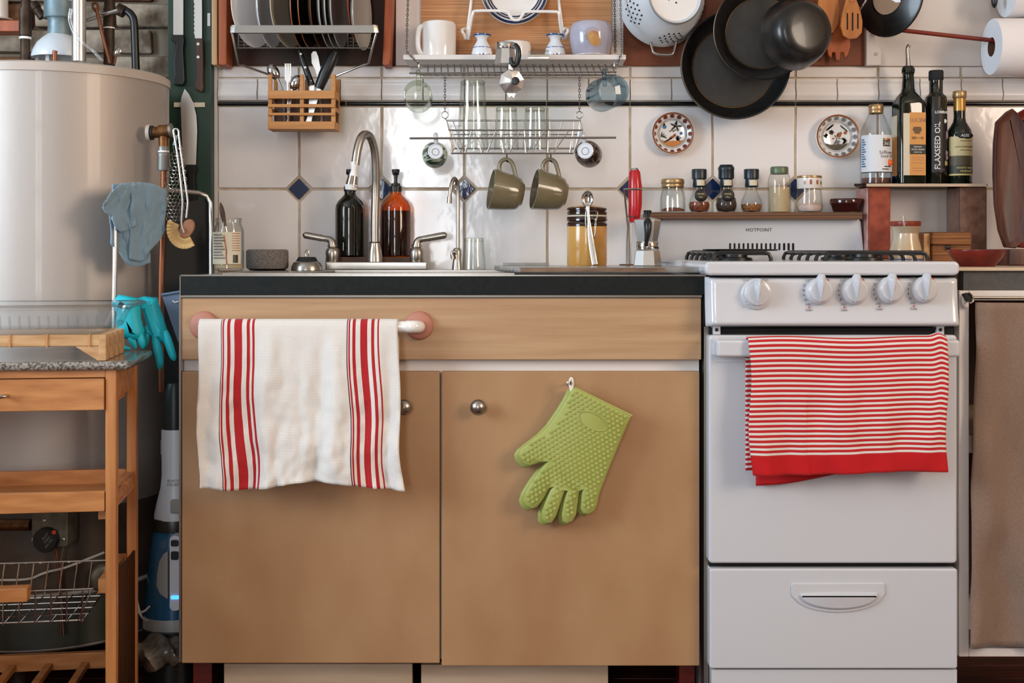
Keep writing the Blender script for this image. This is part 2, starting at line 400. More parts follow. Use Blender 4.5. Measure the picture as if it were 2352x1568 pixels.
mat('board_grey', (150, 150, 146), 0.2, rgb2=(128, 124, 116), scale=(20, 20, 20))
mat('board_edge', (134, 106, 84), 0.5, rgb2=(96, 72, 54), scale=(14, 60, 60))
mat('counter_right', (76, 74, 74), 0.5, rgb2=(64, 62, 62), scale=(60, 60, 60))
mat('waffle', (238, 232, 224), 0.9)
glass('glass_clear', (253, 254, 253), (212, 218, 216))
glass('glass_green', (250, 252, 246), (196, 206, 188))
glass('glass_blue', (226, 240, 246), (96, 150, 170))
glass('glass_dish', (254, 255, 255), (238, 244, 246), gl=0.7, base=0.14, rough=0.16)
glass('glass_amber', (232, 160, 84), (150, 72, 26), gl=0.6, base=0.06)
glass('glass_smoke', (200, 190, 180), (80, 70, 64))
RED = (176, 36, 40); WHT = (222, 215, 206); DRK = (92, 40, 60)
def band_stops(o, w, flip=False):                             # one group of towel stripes starting at u=o
    q = [(0.0, DRK), (.012, WHT), (.04, RED), (.08, WHT), (.165, RED), (.25, WHT), (.375, RED), (.58, WHT), (.71, RED), (.79, WHT), (.875, RED), (.92, WHT), (.967, DRK), (.98, WHT)]
    return [(o+w*a, c) for a, c in q]
stripes('towel_waffle', 'X', [(0.0, WHT)]+band_stops(0.112, 0.180)+band_stops(0.745, 0.172)+[(0.999, WHT)], bump=0.9, bsc=190)
stripes('towel_red', 'Y', [(0.0, (188, 40, 44)), (0.55, WHT)], wave=57.0, base=(0.935, (188, 26, 30)), bump=0.15)
def emis(name, rgb, e):
    m, nt, N, L, p = newmat(name); p.inputs['Emission Color'].default_value = lin(rgb); p.inputs['Emission Strength'].default_value = e; p.inputs['Base Color'].default_value = lin(rgb)
emis('led_blue', (60, 150, 255), 3.0)

# ---------------------------------------------------------------- the room
fl = struct(build('floor', B().box(-2.6, 2.6, -5.2, 0.06, -0.05, -0.012), 'floor_wood'))
pl0 = None
for j in range(9):
    for i in range(3):
        b = B().box(-1.65+i*1.1+(j % 2)*0.35, -1.65+(i+1)*1.1-0.003+(j % 2)*0.35, -0.80+j*0.09, -0.80+j*0.09+0.087, -0.012, 0)
        if pl0 is None: pl0 = build('plank', b, 'floor_wood', fl, bev=0.002)
        else: share(pl0, 'plank', fl, Vector([sum(v[k] for v in b.v)/8 for k in range(3)]))
struct(build('ceiling', B().box(-2.6, 2.6, -5.2, 0.1, 2.7, 2.75), 'ceiling_paint'))
b = B()
for q in ((-5.2, 0.1, 0, 1.27), (-5.2, 0.1, 2.43, 2.7), (-5.2, -3.28, 1.27, 2.43), (-2.12, 0.1, 1.27, 2.43)): b.box(2.6, 2.68, *q)
struct(build('wall_right', b, 'room_wall_warm'))
w = struct(build('window_3', B().box(2.64, 2.66, -3.28, -2.12, 1.27, 2.43), 'glass_clear'))
b = B()
for y in (-3.28, -2.72, -2.16): b.box(2.57, 2.64, y, y+0.04, 1.27, 2.43)
for z in (1.27, 2.39): b.box(2.57, 2.64, -3.28, -2.12, z, z+0.04)
build('window_frame', b, 'white_paint', w)
struct(build('light_blocker', B().box(-1.62, -1.34, -1.5, -0.02, 0, 0.70), 'room_wall'))  # added unseen block, keeps window light off the lower left
b = B()
for q in ((-5.2, 0.1, 0, 0.95), (-5.2, 0.1, 2.29, 2.7), (-5.2, -2.77, 0.95, 2.29), (-1.43, 0.1, 0.95, 2.29)): b.box(-2.68, -2.6, *q)
struct(build('wall_left', b, 'room_wall'))
b = B()
for q in ((-2.6, -0.88, 0, 2.7), (-0.32, 2.6, 0, 2.7), (-0.88, -0.32, 2.32, 2.7), (-0.88, -0.32, 0, 0.58)): b.box(q[0], q[1], -5.28, -5.2, q[2], q[3])
struct(build('wall_front', b, 'room_wall'))
w = struct(build('window_1', B().box(-2.66, -2.64, -2.77, -1.43, 0.95, 2.29), 'glass_clear'))
b = B()
for y in (-2.77, -2.12, -1.47): b.box(-2.64, -2.57, y, y+0.04, 0.95, 2.29)
for z in (0.95, 1.6, 2.25): b.box(-2.64, -2.57, -2.77, -1.43, z, z+0.04)
build('window_frame', b, 'white_paint', w)
w = struct(build('window_2', B().box(-0.88, -0.32, -5.26, -5.24, 0.58, 2.32), 'glass_clear'))
b = B()
for x in (-0.88, -0.62, -0.36): b.box(x, x+0.04, -5.18, -5.12, 0.58, 2.32)
for z in (0.58, 0.93, 1.28, 1.63, 1.98, 2.28): b.box(-0.88, -0.32, -5.18, -5.12, z, z+0.04)
build('window_frame', b, 'white_paint', w)
# tiled wall: grout bed, then every tile its own piece
wall = struct(build('wall_back', B().box(X(500, 0), 2.6, 0.004, 0.10, 0, 2.7), 'grout'))
build('render_edge', B().box(X(487, 0), X(500, 0), -0.002, 0.05, 0, Z(150, 0)), 'white_paint', wall, bev=0.002)
COLX = [497+190*k for k in range(-0, 12)]
G = 3
def tile(poly, m, y0=0.0, y1=0.008, name='tile', bev=0.0015):
    b = B().prism([(X(a, 0), Z(c, 0)) for a, c in poly], y0, y1); return build(name, b, m, wall, bev=bev)
for k in range(11):
    a, c = COLX[k]+G, COLX[k+1]-G
    if k == 0: a = 502
    t, u, q = 246, 431, 27
    tile([(a, t), (c, t), (c, u-q), (c-q, u), (a+q if k else a, u)] + ([(a, u-q)] if k else []), 'tile_white')
    t, u = 437, 622
    tile([(a+q if k else a, t), (c-q, t), (c, t+q), (c, u), (a, u)] + ([(a, t+q)] if k else []), 'tile_white')
    tile([(a, 154), (c, 154), (c, 177), (a, 177)], 'tile_trim')
    if k: 
        x = COLX[k]; tile([(x-25, 434), (x, 409), (x+25, 434), (x, 459)], 'tile_blue', -0.001, 0.008, 'diamond_tile')
    for h in (0, 1):                                          # moulded rail tiles, curved section
        x0 = X((COLX[k]+95*h+1.5) if (k or h) else 502, 0); x1 = X(COLX[k]+95*(h+1)-1.5, 0)
        sec = [(.008, 181), (-.002, 181), (-.004, 184), (-.004, 188), (-.002, 192), (-.002, 196), (-.004, 203), (-.007, 210), (-.008, 217), (-.008, 222), (-.005, 225), (-.005, 229), (-.003, 231), (.008, 231)]
        n = len(sec); b = B().add([(x, y, Z(p, 0)) for x in (x0, x1) for y, p in sec], [tuple(range(n)), tuple(range(2*n-1, n-1, -1))]+[(i, (i+1) % n, (i+1) % n+n, i+n) for i in range(n)])
        build('moulding_tile', b, 'tile_trim', wall, smooth=50)
    off = [-1, 77, -82, 0, -2, 0, 0, 0, 0, 0, 0][k]
    x0, x1 = X(COLX[k]+(off if k else 2)+1.5, 0), X((COLX[k+1]+[77, -82, 0, -2, 0, 0, 0, 0, 0, 0, 0][k])-1.5, 0)
    sec = [(.006, 233)]+[(-0.004*math.sin(PI*i/6), 238-5*math.cos(PI*i/6)) for i in range(1, 6)]+[(.006, 243)]
    n = len(sec); b = B().add([(x, y, Z(p, 0)) for x in (x0, x1) for y, p in sec], [tuple(range(n)), tuple(range(2*n-1, n-1, -1))]+[(i, (i+1) % n, (i+1) % n+n, i+n) for i in range(n)])
    build('pencil_tile', b, 'tile_black', wall, smooth=50)
ZT = 2.3
struct(build('trim_1', B().box(X(500, 0), X(909, 0), -0.002, 0.01, Z(151, 0), ZT), 'panel_dark', bev=0.001))
struct(build('trim_2', B().box(X(909, -.004), X(1432, -.004), -0.004, 0.01, Z(150, -.004), ZT), 'white_paint', bev=0.001))
struct(build('trim_3', B().box(X(1432, 0), X(1990, 0), -0.006, 0.01, Z(151, 0), ZT), 'panel_brown', bev=0.001))
struct(build('trim_4', B().box(X(1990, 0), 2.6, -0.003, 0.01, Z(152, 0), ZT), 'plaster', bev=0.001))
# brick wall behind the water heater
bw = struct(build('wall_brick', B().box(-2.6, X(500, 0), 0.035, 0.12, 0, 2.7), 'mortar'))
random.seed(3)
for j in range(7):
    z0 = 1.26+j*0.066
    for i in range(5):
        x0 = -1.62+i*0.205+(j % 2)*0.1
        if x0 < X(500, 0)-0.2:
            b = B(); d = random.uniform(-.006, .012); b.box(x0, x0+0.196, 0.012+d, 0.04, z0, z0+0.057)
            b.map(lambda v: v+Vector((random.uniform(-.004, .004), random.uniform(-.003, .003), random.uniform(-.004, .004))))
            build('brick', b, 'brick_bare' if random.random() < .2 else 'brick', bw, bev=0.006)
# ---------------------------------------------------------------- sink cabinet
def rrect(a, b, t, u, r, n=5):                                # rounded rectangle in photo pixels, clockwise
    o = []
    for cx, cy, s in ((b-r, t+r, -PI/2), (b-r, u-r, 0), (a+r, u-r, PI/2), (a+r, t+r, PI)):
        for i in range(n+1): q = s+PI/2*i/n; o.append((cx+r*math.cos(q), cy+r*math.sin(q)))
    return o
yc = -0.62
cab = thing('sink_cabinet', 'tan wooden sink cabinet with two doors under the black-edged counter', 'cabinet', (X(1012, yc), -0.3, 0))
ZB = Z(1528, yc)
cx0, cx1, cz0 = X(417, yc), X(1609, yc), Z(1520, yc)
build('carcass', B().box(cx0, cx0+.018, -.58, -.02, cz0, .866).box(cx1-.018, cx1, -.58, -.02, cz0, .866).box(cx0, cx1, -.58, -.02, cz0, cz0+.018).box(cx0, cx1, -.03, -.02, cz0, .866), 'white_paint', cab)
build('face_frame', B().box(cx0, cx1, -.60, -.58, Z(860, yc), .866).box(cx0, cx1, -.60, -.58, cz0, cz0+.04).box(X(990, yc), X(1034, yc), -.60, -.58, cz0+.04, Z(860, yc)).box(cx0, cx0+.03, -.60, -.58, cz0+.04, Z(860, yc)).box(cx1-.03, cx1, -.60, -.58, cz0+.04, Z(860, yc)), 'white_paint', cab)
build('drawer_front', B().pbox(416, 1611, 684, 826, yc, -0.602), 'drawer_wood', cab, bev=0.002)
for a, c, u, kx in ((417, 1010, 1523, 930), (1014, 1607, 1529, 1099)):
    d = build('door', B().pbox(a, c, 853, u, yc, -0.601), 'cabinet_wood', cab, bev=0.0025)
    build('knob', B().ld(kx, 932, yc, [(0, 0), (10, 0), (9, .006), (7, .012), (8, .016), (18, .020), (18.5, .023), (17, .025), (16.5, .024), (15, .026), (9, .031), (0, .033)], 28), 'nickel', d)
build('edge_trim', B().pbox(411, 416, 678, 1520, yc-0.002, -0.55), 'steel', cab)
build('edge_trim', B().pbox(414, 1612, 677.5, 683, yc-0.004, -0.60), 'steel_dull', cab)
build('toe_board', B().pbox(514, 947, 1524, 1640, -0.575, -0.555), 'wood_toe', cab, bev=0.002)
build('toe_board', B().pbox(967, 1397, 1526, 1640, -0.575, -0.555), 'wood_toe', cab, bev=0.002)
for a, c in ((443, 487), (1560, 1596)): build('leg', B().box(X(a, -.5), X(c, -.5), -0.5, -0.45, 0, Z(1520, yc)), 'wood_red', cab, bev=0.002)
# counter with the sink let into it
xl, xr, zt = X(414, -0.625), X(1621, -0.625), Z(632, -0.625)
ct = thing('countertop', 'black-edged kitchen countertop above the tan cabinet', 'countertop', ((xl+xr)/2, -0.3, 0.866))
hx0, hx1 = -0.42, 0.02
b = B().box(xl, hx0, -0.62, -0.001, 0.868, zt-.001).box(hx1, xr, -0.62, -0.001, 0.868, zt-.001).box(hx0, hx1, -0.62, -0.56, 0.868, zt-.001).box(hx0, hx1, -0.2, -0.001, 0.868, zt-.001)
build('slab', b, 'board_grey', ct)
build('front_edge', B().pbox(414, 1621, 633, 677, -0.628, -0.60), 'edge_black', ct, bev=0.0015)
build('metal_nosing', B().pbox(413, 1622, 631, 634, -0.629, -0.60), 'steel', ct)
build('metal_nosing', B().pbox(412.5, 415, 631, 678, -0.629, -0.60), 'steel', ct)
sk = thing('kitchen_sink', 'stainless steel sink set into the black-edged counter below the tall faucet', 'sink', (-0.2, -0.36, 0.78))
x0, x1 = X(512, -.6), X(1180, -.6)
b = B().box(x0, hx0, -0.60, -0.06, zt, zt+.004).box(hx1, x1, -0.60, -0.06, zt, zt+.004).box(hx0, hx1, -0.60, -0.56, zt, zt+.004).box(hx0, hx1, -0.2, -0.06, zt, zt+.004)
build('rim', b, 'steel', sk, bev=0.001)
b = B().box(hx0, hx1, -0.56, -0.2, .75, .752)
for q in ((hx0, hx0+.002, -.56, -.2), (hx1-.002, hx1, -.56, -.2), (hx0, hx1, -.56, -.558), (hx0, hx1, -.202, -.2)): b.box(*q, .75, zt+.002)
build('basin', b, 'steel', sk)
# towel bar on the drawer front
tb = thing('towel_bar', 'white porcelain towel bar on two terracotta discs across the drawer front', 'towel bar', (X(716, yc), yc, Z(750, yc)))
for cx in (469, 963):
    build('disc', B().ld(cx, 747, yc, [(0, .012), (26, .012), (31, .009), (33, .004), (33, 0), (0, 0)], 40), 'terracotta', tb)
    s = 1 if cx < 700 else -1
    build('elbow', B().tube([W(cx, 750, yc-.008), W(cx, 750, yc-.03), W(cx+4*s, 750, yc-.045), W(cx+14*s, 750, yc-.052), W(cx+30*s, 750, yc-.052)], S(14, yc), 16, k=4), 'porcelain', tb)
build('bar', B().tube([W(480, 750, yc-.052), W(952, 750, yc-.052)], S(13, yc), 18), 'porcelain', tb)
# waffle towel draped over the bar
yb = yc-.052
def towel(px0, px1, ytop, ubot, back, drop, amp, bottoms, sides, yb, rr, wob, nu=90, nv=110):
    """cloth over a bar: v 0 = back hem, folds over the bar, v 1 = front hem"""
    L1, L2, LA = drop, back, PI*rr
    T = L1+L2+LA; zc = Z(ytop, yb)-rr
    def f(u, v):
        s = v*T
        if s < L2: z = zc-(L2-s); y = yb+rr+0.002*math.sin(u*20); k = 0
        elif s < L2+LA: a = (s-L2)/rr; y = yb+rr*math.cos(a); z = zc+rr*math.sin(a); k = 0
        else: k = (s-L2-LA)/L1; z = zc-k*bottoms(u)*L1; y = yb-rr-amp(u, k)
        return (X(px0, yb)+(X(px1, yb)-X(px0, yb))*u+sides(u, k), y, z+wob(u, k))
    return B().grid(nu, nv, f)
def amp1(u, k):
    q = k**0.7
    return q*(.007*math.sin(u*19+.6)+.006*math.sin(u*35+1.5+k*2.2)+.004*math.sin(u*57+k*3)*(1-.4*k)+.005*math.sin(u*9.5+k*2)+.018+.009*cr(u*9, k*4.5, 1)+.004*cr(u*22, k*9, 4))+.003*k
def bot1(u): return 1.0+.022*math.sin(u*7.6+.2)*(1 if u > .1 else .5)-.010*math.exp(-((u-.52)/.2)**2)
def sid1(u, k): return (k*(.007-.0*u)+.010*k*k*u)+.003*k*math.sin(u*14+k*4)+.005*k*math.sin(k*8+u*5)
t = build('dish_towel', towel(460, 915, 733, 1100, .24, S(362, yb), amp1, bot1, sid1, yb, S(16, yb), lambda u, k: 0), 'towel_waffle', None, thick=.002)
tag(t, 'white waffle dish towel with red vertical stripes on the cabinet towel bar', 'towel')
# silicone oven glove on a hook
gy = yc-.03
hk = thing('oven_glove', 'lime green silicone oven glove hanging from a white loop on the right door', 'oven glove', W(1320, 1050, gy))
OUT = [(1322, 888), (1450, 953), (1437, 985), (1420, 1025), (1402, 1068), (1388, 1105), (1378, 1130), (1372, 1158), (1366, 1172), (1352, 1182), (1338, 1178), (1332, 1166), (1334, 1140), (1336, 1122),
       (1331, 1128), (1328, 1150), (1324, 1180), (1316, 1196), (1302, 1203), (1291, 1196), (1289, 1180), (1294, 1150), (1302, 1124),
       (1298, 1126), (1288, 1155), (1278, 1184), (1268, 1200), (1254, 1202), (1244, 1192), (1244, 1172), (1252, 1148), (1262, 1124), (1270, 1114),
       (1262, 1122), (1248, 1146), (1234, 1164), (1220, 1169), (1206, 1160), (1200, 1146), (1206, 1126), (1222, 1100), (1240, 1076), (1258, 1058),
       (1240, 1062), (1218, 1070), (1204, 1068), (1192, 1052), (1189, 1040), (1196, 1028), (1216, 1012), (1240, 994), (1262, 972), (1284, 940), (1300, 915), (1312, 890)]
def puff(poly, y, th, steps=((1, 0), (.98, .45), (.93, .8), (.84, 1.0))):
    """cushion-shaped body from an outline: inset rings stepping towards the camera"""
    n = len(poly); P = [Vector((X(a, y), Z(c, y))) for a, c in poly]
    nr = []
    for i in range(n):
        d = (P[(i+1) % n]-P[i-1]); q = Vector((d.y, -d.x)); nr.append(q.normalized() if q.length else q)
    ar = sum(P[i].x*P[(i+1) % n].y-P[(i+1) % n].x*P[i].y for i in range(n)); sg = -1 if ar > 0 else 1
    b = B(); vs = []; fs = []
    R = len(steps)
    for ins, dy in steps:
        for i in range(n): p = P[i]+nr[i]*sg*(1-ins)*.045; vs.append((p.x, y-th*dy, p.y))
    for j in range(R-1):
        for i in range(n): fs.append((j*n+i, j*n+(i+1) % n, (j+1)*n+(i+1) % n, (j+1)*n+i))
    fs.append(tuple(range((R-1)*n, R*n))); fs.append(tuple(range(n))[::-1])
    return b.add(vs, fs)
PUF = ((.93, -.9), (.98, -.5), (1, 0), (.98, .5), (.94, .85), (.90, 1.0))
build('back_layer', puff([(a-9, c+4) for a, c in OUT], gy+.014, .007, PUF), 'glove_green', hk, smooth=60)
build('palm', puff(OUT, gy, .009, PUF), 'glove_green', hk, smooth=60)
def inside(px, py, poly):
    r = False; n = len(poly)
    for i in range(n):
        (a, c), (d, e) = poly[i], poly[i-1]
        if (c > py) != (e > py) and px < (d-a)*(py-c)/(e-c)+a: r = not r
    return r
def edge_d(px, py, poly):
    m = 1e9; n = len(poly)
    for i in range(n):
        a, c = Vector(poly[i-1]), Vector(poly[i]); d = c-a; t_ = max(0, min(1, (Vector((px, py))-a).dot(d)/max(d.length_squared, 1e-9))); m = min(m, (Vector((px, py))-a-d*t_).length)
    return m
b = B(); ca, sa = math.cos(.46), math.sin(.46)
for i in range(-26, 27):
    for j in range(-40, 41):
        u, v = (i+(j % 2)*.5)*11.5, j*9.0; px, py = 1320+u*ca-v*sa, 1050+u*sa+v*ca
        if inside(px, py, OUT) and edge_d(px, py, OUT) > 7.5:
            eu, ev = ((px-1362)*ca+(py-967)*sa)/36, (-(px-1362)*sa+(py-967)*ca)/20
            if eu*eu+ev*ev > 1 and (px-1306)*.5+(py-890)*-.86 < 1e9 and not (px < 1302 and py < 1000 and edge_d(px, py, OUT) < 16):
                c = W(px, py, gy-.009); r = S(4.2, gy)
                b.lathe([(r, 0), (r*.75, .0016), (0, .0026)], Matrix.Translation(c) @ Matrix.Rotation(PI/2, 4, 'X'), 6)
build('grip_bumps', b, 'glove_green', hk, kind='stuff')
el = [W(1362+36*math.cos(q)*ca-18*math.sin(q)*sa, 967+36*math.cos(q)*sa+18*math.sin(q)*ca, gy-.0095) for q in [2*PI*i/28 for i in range(28)]]
build('oval_rim', B().tube(el, .0012, 6, True), 'glove_green', hk)
build('cuff_seam', B().tube([W(1320, 890, gy-.006), W(1452, 955, gy-.006)], .0022, 8), 'glove_green', hk)
build('hang_loop', B().ptube([(1312, 898), (1309, 884), (1309, 873), (1313, 868), (1316, 880), (1313, 895)], gy-.004, 2.6, k=4, closed=True), 'porcelain', hk)
h = thing('cup_hook', 'small brass hook holding the green oven glove', 'hook', W(1305, 880, yc))
build('base', B().ld(1305, 880, yc, [(0, 0), (5, 0), (5, .003), (0, .004)], 16), 'nickel', h)
build('prong', B().tube([W(1305, 880, yc), W(1306, 881, yc-.02), W(1309, 883, yc-.034), W(1311, 876, yc-.040)], .0018, 8, k=4), 'nickel', h)

# ---------------------------------------------------------------- stove
ys = -0.65
st = thing('gas_stove', 'white freestanding gas stove with five knobs beside the tan cabinet', 'stove', (X(1914, ys), -0.33, 0))
x0, x1 = X(1626, ys), X(2200, ys)
build('body', B().box(x0+.004, x1-.004, -0.60, -0.03, .03, .915), 'white_appliance', st)
build('side_edge', B().pbox(1617, 1627, 750, 1640, -0.62, -0.58), 'steel_dull', st)
o = B().prism([(X(a, ys), Z(c, ys)) for a, c in rrect(1616, 2199, 600, 632, 12)], -0.665, -0.05)
build('cooktop', o, 'white_appliance', st, bev=0.006, seg=3)
build('gap_shadow_rail', B().pbox(1630, 2195, 630, 640, -0.64, -0.5), 'black_gap', st)
# control panel: gently bulged, rounded
def panel(u, v):
    a, c = 1622, 2204
    px = a+(c-a)*u; py = 636+114*v
    e = min(u, 1-u)*(c-a); r = 16
    k = math.sqrt(max(0, 1-((r-e)/r)**2)) if e < r else 1
    m = min(v, 1-v)*114; k2 = math.sqrt(max(0, 1-((10-m)/10)**2)) if m < 10 else 1
    return Vector(W(px, py, ys))+Vector((0, .02-.03*min(k, k2)-.012*v*v, 0))
build('control_panel', B().grid(70, 24, panel), 'white_appliance', st, smooth=70)
def knob(cx, cy, r, ring):
    k = build('knob', B().ld(cx, cy, ys-.012, [(0, 0), (r, 0), (r, .010), (r*.94, .014), (r*.86, .016), (r*.72, .020), (0, .021)] if not ring else [(0, 0), (r, 0), (r*.99, .006), (r*.93, .008), (r*.74, .009), (r*.73, .013), (r*.68, .019), (0, .021)], 40), 'white_appliance', st)
    w_ = r*(.42 if not ring else .34); t_ = -.26
    b = B(); vs = []
    top = cy-r-(8 if not ring else 0); bot = cy+r*.80*(1 if not ring else .85)
    for q in range(13):                                       # wedge grip, pointed at the top, sharp ridge
        h = q/12; py = top+(bot-top)*h; ww = w_*(math.sin(PI*min(1, h*1.15+.08)**.75) if h < .98 else .15); hh = .021+.014*math.sin(PI*min(1, .18+h*.8))
        for s, d in ((-1.0, .012), (-.55, hh*.80), (-.12, hh), (.3, hh*.9), (1.0, .012)):
            vs.append(W(cx+s*ww+(py-cy)*t_*.35, py, ys-.012)+Vector((0, -d, 0)))
    fs = [(q*5+i, q*5+i+1, q*5+i+6, q*5+i+5) for q in range(12) for i in range(4)]+[(0, 1, 2, 3, 4), (64, 63, 62, 61, 60)]
    build('grip', b.add(vs, fs), 'white_appliance', k, smooth=35)
    return k
kn = [(1737, 675, 36, True), (1880, 668, 31, False), (1961, 668, 31, False), (2042, 666, 31, False), (2121, 665, 30, False)]
yt = ys-.0115
for cx, cy, r, ring in kn:
    k = knob(cx, cy, r, ring)
    if ring:
        for q in range(9):
            a = math.radians(140-q*24); flat_text('\u2013', S(9, ys), 'grey_print', k, cx+31*math.cos(a+PI/2+.9), cy+31*math.sin(a+PI/2-.9)*1, ys-.0212, rot=0)
        flat_text('OVEN TEMP', S(9, ys), 'grey_print', st, 1735, 643, yt, space=1.3)
    else:
        for w_, dx, dy in (('LO', -24, -25), ('2', -33, -13), ('4', -35, -1), ('6', -34, 9), ('8', -30, 20), ('HI', -24, 31), ('Lite', -22, 43)): flat_text(w_, S(9.5, ys), 'grey_print', st, cx+dx, cy+dy, yt-.0006-max(0, dy)*.00012)
        flat_text('OFF', S(7, ys), 'grey_print', st, cx-8, cy-25, yt)
        for dx, dy, q in ((22, -25, 2.4), (-21, 37.5, 1.8)): build('indicator_dot', B().ld(cx+dx, cy+dy, yt-.0005-max(0, dy)*.00012, [(0, .0006), (q, .0006), (q, -.001)], 12), 'red_print', st)
build('vent_gap', B().pbox(1630, 2190, 752, 768, -0.635, -0.60), 'black_gap', st)
build('vent_slot', B().tube([W(1660, 758, -.637), W(2150, 755, -.637)], .003, 8), 'black_plastic', st)
for a in (1638, 2152):
    q = build('hinge_bracket', B().pbox(a, a+17, 745, 768, -0.645, -0.62), 'white_appliance', st, bev=.001)
    build('screw', B().ld(a+8, 757, -.646, [(0, .001), (4, .001), (4, 0)], 14), 'black_plastic', q)
dr = build('oven_door', B().prism([(X(a, ys), Z(c, ys)) for a, c in rrect(1628, 2199, 769, 1294, 9)], ys, -0.605), 'white_appliance', st, bev=.005, seg=3)
build('handle', B().prism([(X(a, ys), Z(c, ys)) for a, c in rrect(1641, 2193, 778, 817, 7)], ys-.032, ys-.016), 'white_appliance', dr, bev=.006, seg=3)
for a in (1641, 2178): build('handle_post', B().pbox(a, a+15, 780, 815, ys-.022, ys), 'white_appliance', dr)
build('door_crease', B().pbox(1643, 2188, 829, 831, ys-.0012, ys), 'white_appliance', dr)
build('lower_gap', B().pbox(1630, 2193, 1290, 1312, -0.632, -0.60), 'black_gap', st)
dw = build('drawer', B().prism([(X(a, ys), Z(c, ys)) for a, c in rrect(1630, 2200, 1306, 1536, 6)], ys, -0.605), 'white_appliance', st, bev=.004, seg=3)
HP = [(1818, 1343), (1821, 1340), (2030, 1339), (2033, 1342), (2033, 1364), (2028, 1370)]+[(1926+102*math.cos(q), 1366+40*math.sin(q)) for q in [PI*i/14 for i in range(1, 14)]]+[(1822, 1371), (1818, 1366)]
build('handle_surround', B().pprism(HP, ys-.003, ys+.002), 'white_appliance', dw, bev=.0015)
HI = [(1836, 1366)]+[(1840+172*i/10, 1364-2*math.sin(PI*i/10)) for i in range(11)]+[(2016, 1366)]+[(1926+88*math.cos(q), 1368+30*math.sin(q)) for q in [PI*i/14 for i in range(1, 14)]]
build('handle_scoop', puff(HI, ys-.0025, .007, ((1, 0), (.985, .5), (.96, .75), (.90, .9))), 'white_appliance', dw, smooth=70)
build('handle_lip', B().tube([W(1838, 1364, ys-.003), W(1926, 1363, ys-.005), W(2014, 1363, ys-.003)], .0022, 8, k=6), 'white_appliance', dw)
build('kick_panel', B().pbox(1634, 2198, 1537, 1640, ys+.006, -0.605), 'white_appliance', st)
# backguard
yg = -0.10
bg = build('backguard', B().prism([(X(a, yg), Z(c, yg)) for a, c in [(1517, 604), (1512, 596), (1519, 506), (1524, 502), (1972, 502), (1978, 508), (1986, 594), (1982, 604)]], yg, -0.045), 'white_appliance', st, bev=.005, seg=3)
flat_text('HOTPOINT', S(11, yg), 'dark_print', bg, 1743, 528, yg-.0006, space=1.1)
for i in range(15): build('vent_slot', B().pprism(rrect(1675+i*10.3, 1679+i*10.3+(i > 11)*1, 558, 575, 2, 2), yg-.0008, yg+.001), 'black_gap', bg)
# pan-support grates
def grate(xa, xb, left_legs, right_legs):
    t_ = build('grate_frame', B().tube([(xa+.01, -.55, .951), (xa+.01, -.16, .951)], .0042, 8).tube([(xb-.01, -.55, .951), (xb-.01, -.16, .951)], .0042, 8).tube([(xa+.01, -.36, .951), (xb-.01, -.36, .951)], .0042, 8), 'black_plastic', st)
    for i in range(6):
        y = -.55+i*.078; z0, z1 = .934, .951+(.002 if i in (0, 5) else 0)
        p = []
        p += [(xa, y, z0), (xa, y, z1-.012), (xa+.004, y, z1-.003), (xa+.014, y, z1)] if left_legs else [(xa+.01, y, z1)]
        p += [(xb-.014, y, z1), (xb-.004, y, z1-.003), (xb, y, z1-.012), (xb, y, z0)] if right_legs or i in (0, 5) else [(xb-.01, y, z1)]
        build('bar', B().tube(p, .0042, 8), 'black_plastic', t_)
    for y in (-.46, -.25):
        bu = build('burner', B().lathe([(0, .934), (.04, .934), (.038, .941), (.028, .943), (.027, .949), (0, .950)], Matrix.Translation(((xa+xb)/2, y, 0)), 24), 'black_plastic', st)
grate(.418, .537, True, False); grate(.650, .862, True, True)
build('griddle_disc', B().lathe([(0, .956), (.085, .956), (.088, .960), (0, .961)], Matrix.Translation((.535, -.22, 0)), 32), 'black_plastic', st)
# red striped towel over the oven handle
yo = ys-.025
def amp2(u, k): return k*(.004*math.sin(u*13+1)+.003*math.sin(u*29)+.006*cr(u*8, k*3, 9)+.006)+.004*math.exp(-((u-.97)/.04)**2)*0
def bot2(u): return 1.0+.010*math.sin(u*5+.5)-.012*u
def sid2(u, k): return .004*math.sin(k*7)*(1 if u < .5 else .7)+(.004*k if u < .3 else -.003*k)
tw = build('oven_towel', towel(1716, 2169, 773, 1085, .25, S(292, yo), amp2, bot2, sid2, yo-.002, .0165, lambda u, k: .006*math.exp(-((u-.965)/.03)**2)*(1-k)+.0022*math.sin(u*9)*(1-k)), 'towel_red', None, thick=.002)
tag(tw, 'red and white striped towel folded over the oven door handle', 'towel')
b = B().grid(40, 6, lambda u, v: Vector(W(1736+(2118-1736)*u+u*2, 1070+(45-45*u)*v+(-4)*u+3*math.sin(u*8)*v, ys-.010))+Vector((0, -.003*math.sin(u*11), 0)))
build('inner_layer', b, mat('towel_red_plain', (186, 14, 22), 0.9), tw, thick=.002)

# ---------------------------------------------------------------- right-hand counter and curtained cabinet
yr = -0.62
rc = thing('curtained_cabinet', 'white open-front cabinet with a brown curtain at right of the stove', 'cabinet', (X(2330, yr), -0.3, 0))
xa, xb = X(2203, yr), X(2203, yr)+.62
build('stile', B().pbox(2203, 2226, 667, 1508, yr, -0.59), 'white_paint', rc, bev=.002)
build('top_rail', B().box(X(2226, yr), xb, yr, -0.59, Z(690, yr), Z(667, yr)), 'white_paint', rc, bev=.002)
build('bottom_rail', B().box(X(2226, yr), xb, yr, -0.59, Z(1508, yr), Z(1488, yr)), 'white_paint', rc, bev=.002)
build('inner_shelf', B().box(xa+.01, xb, -0.56, -0.05, Z(1040, -.56), Z(1000, -.56)), 'wood_toe', rc)
build('side_panel', B().box(xa, xa+.015, -0.59, -0.02, Z(1508, yr), Z(667, yr)), 'panel_dark', rc)
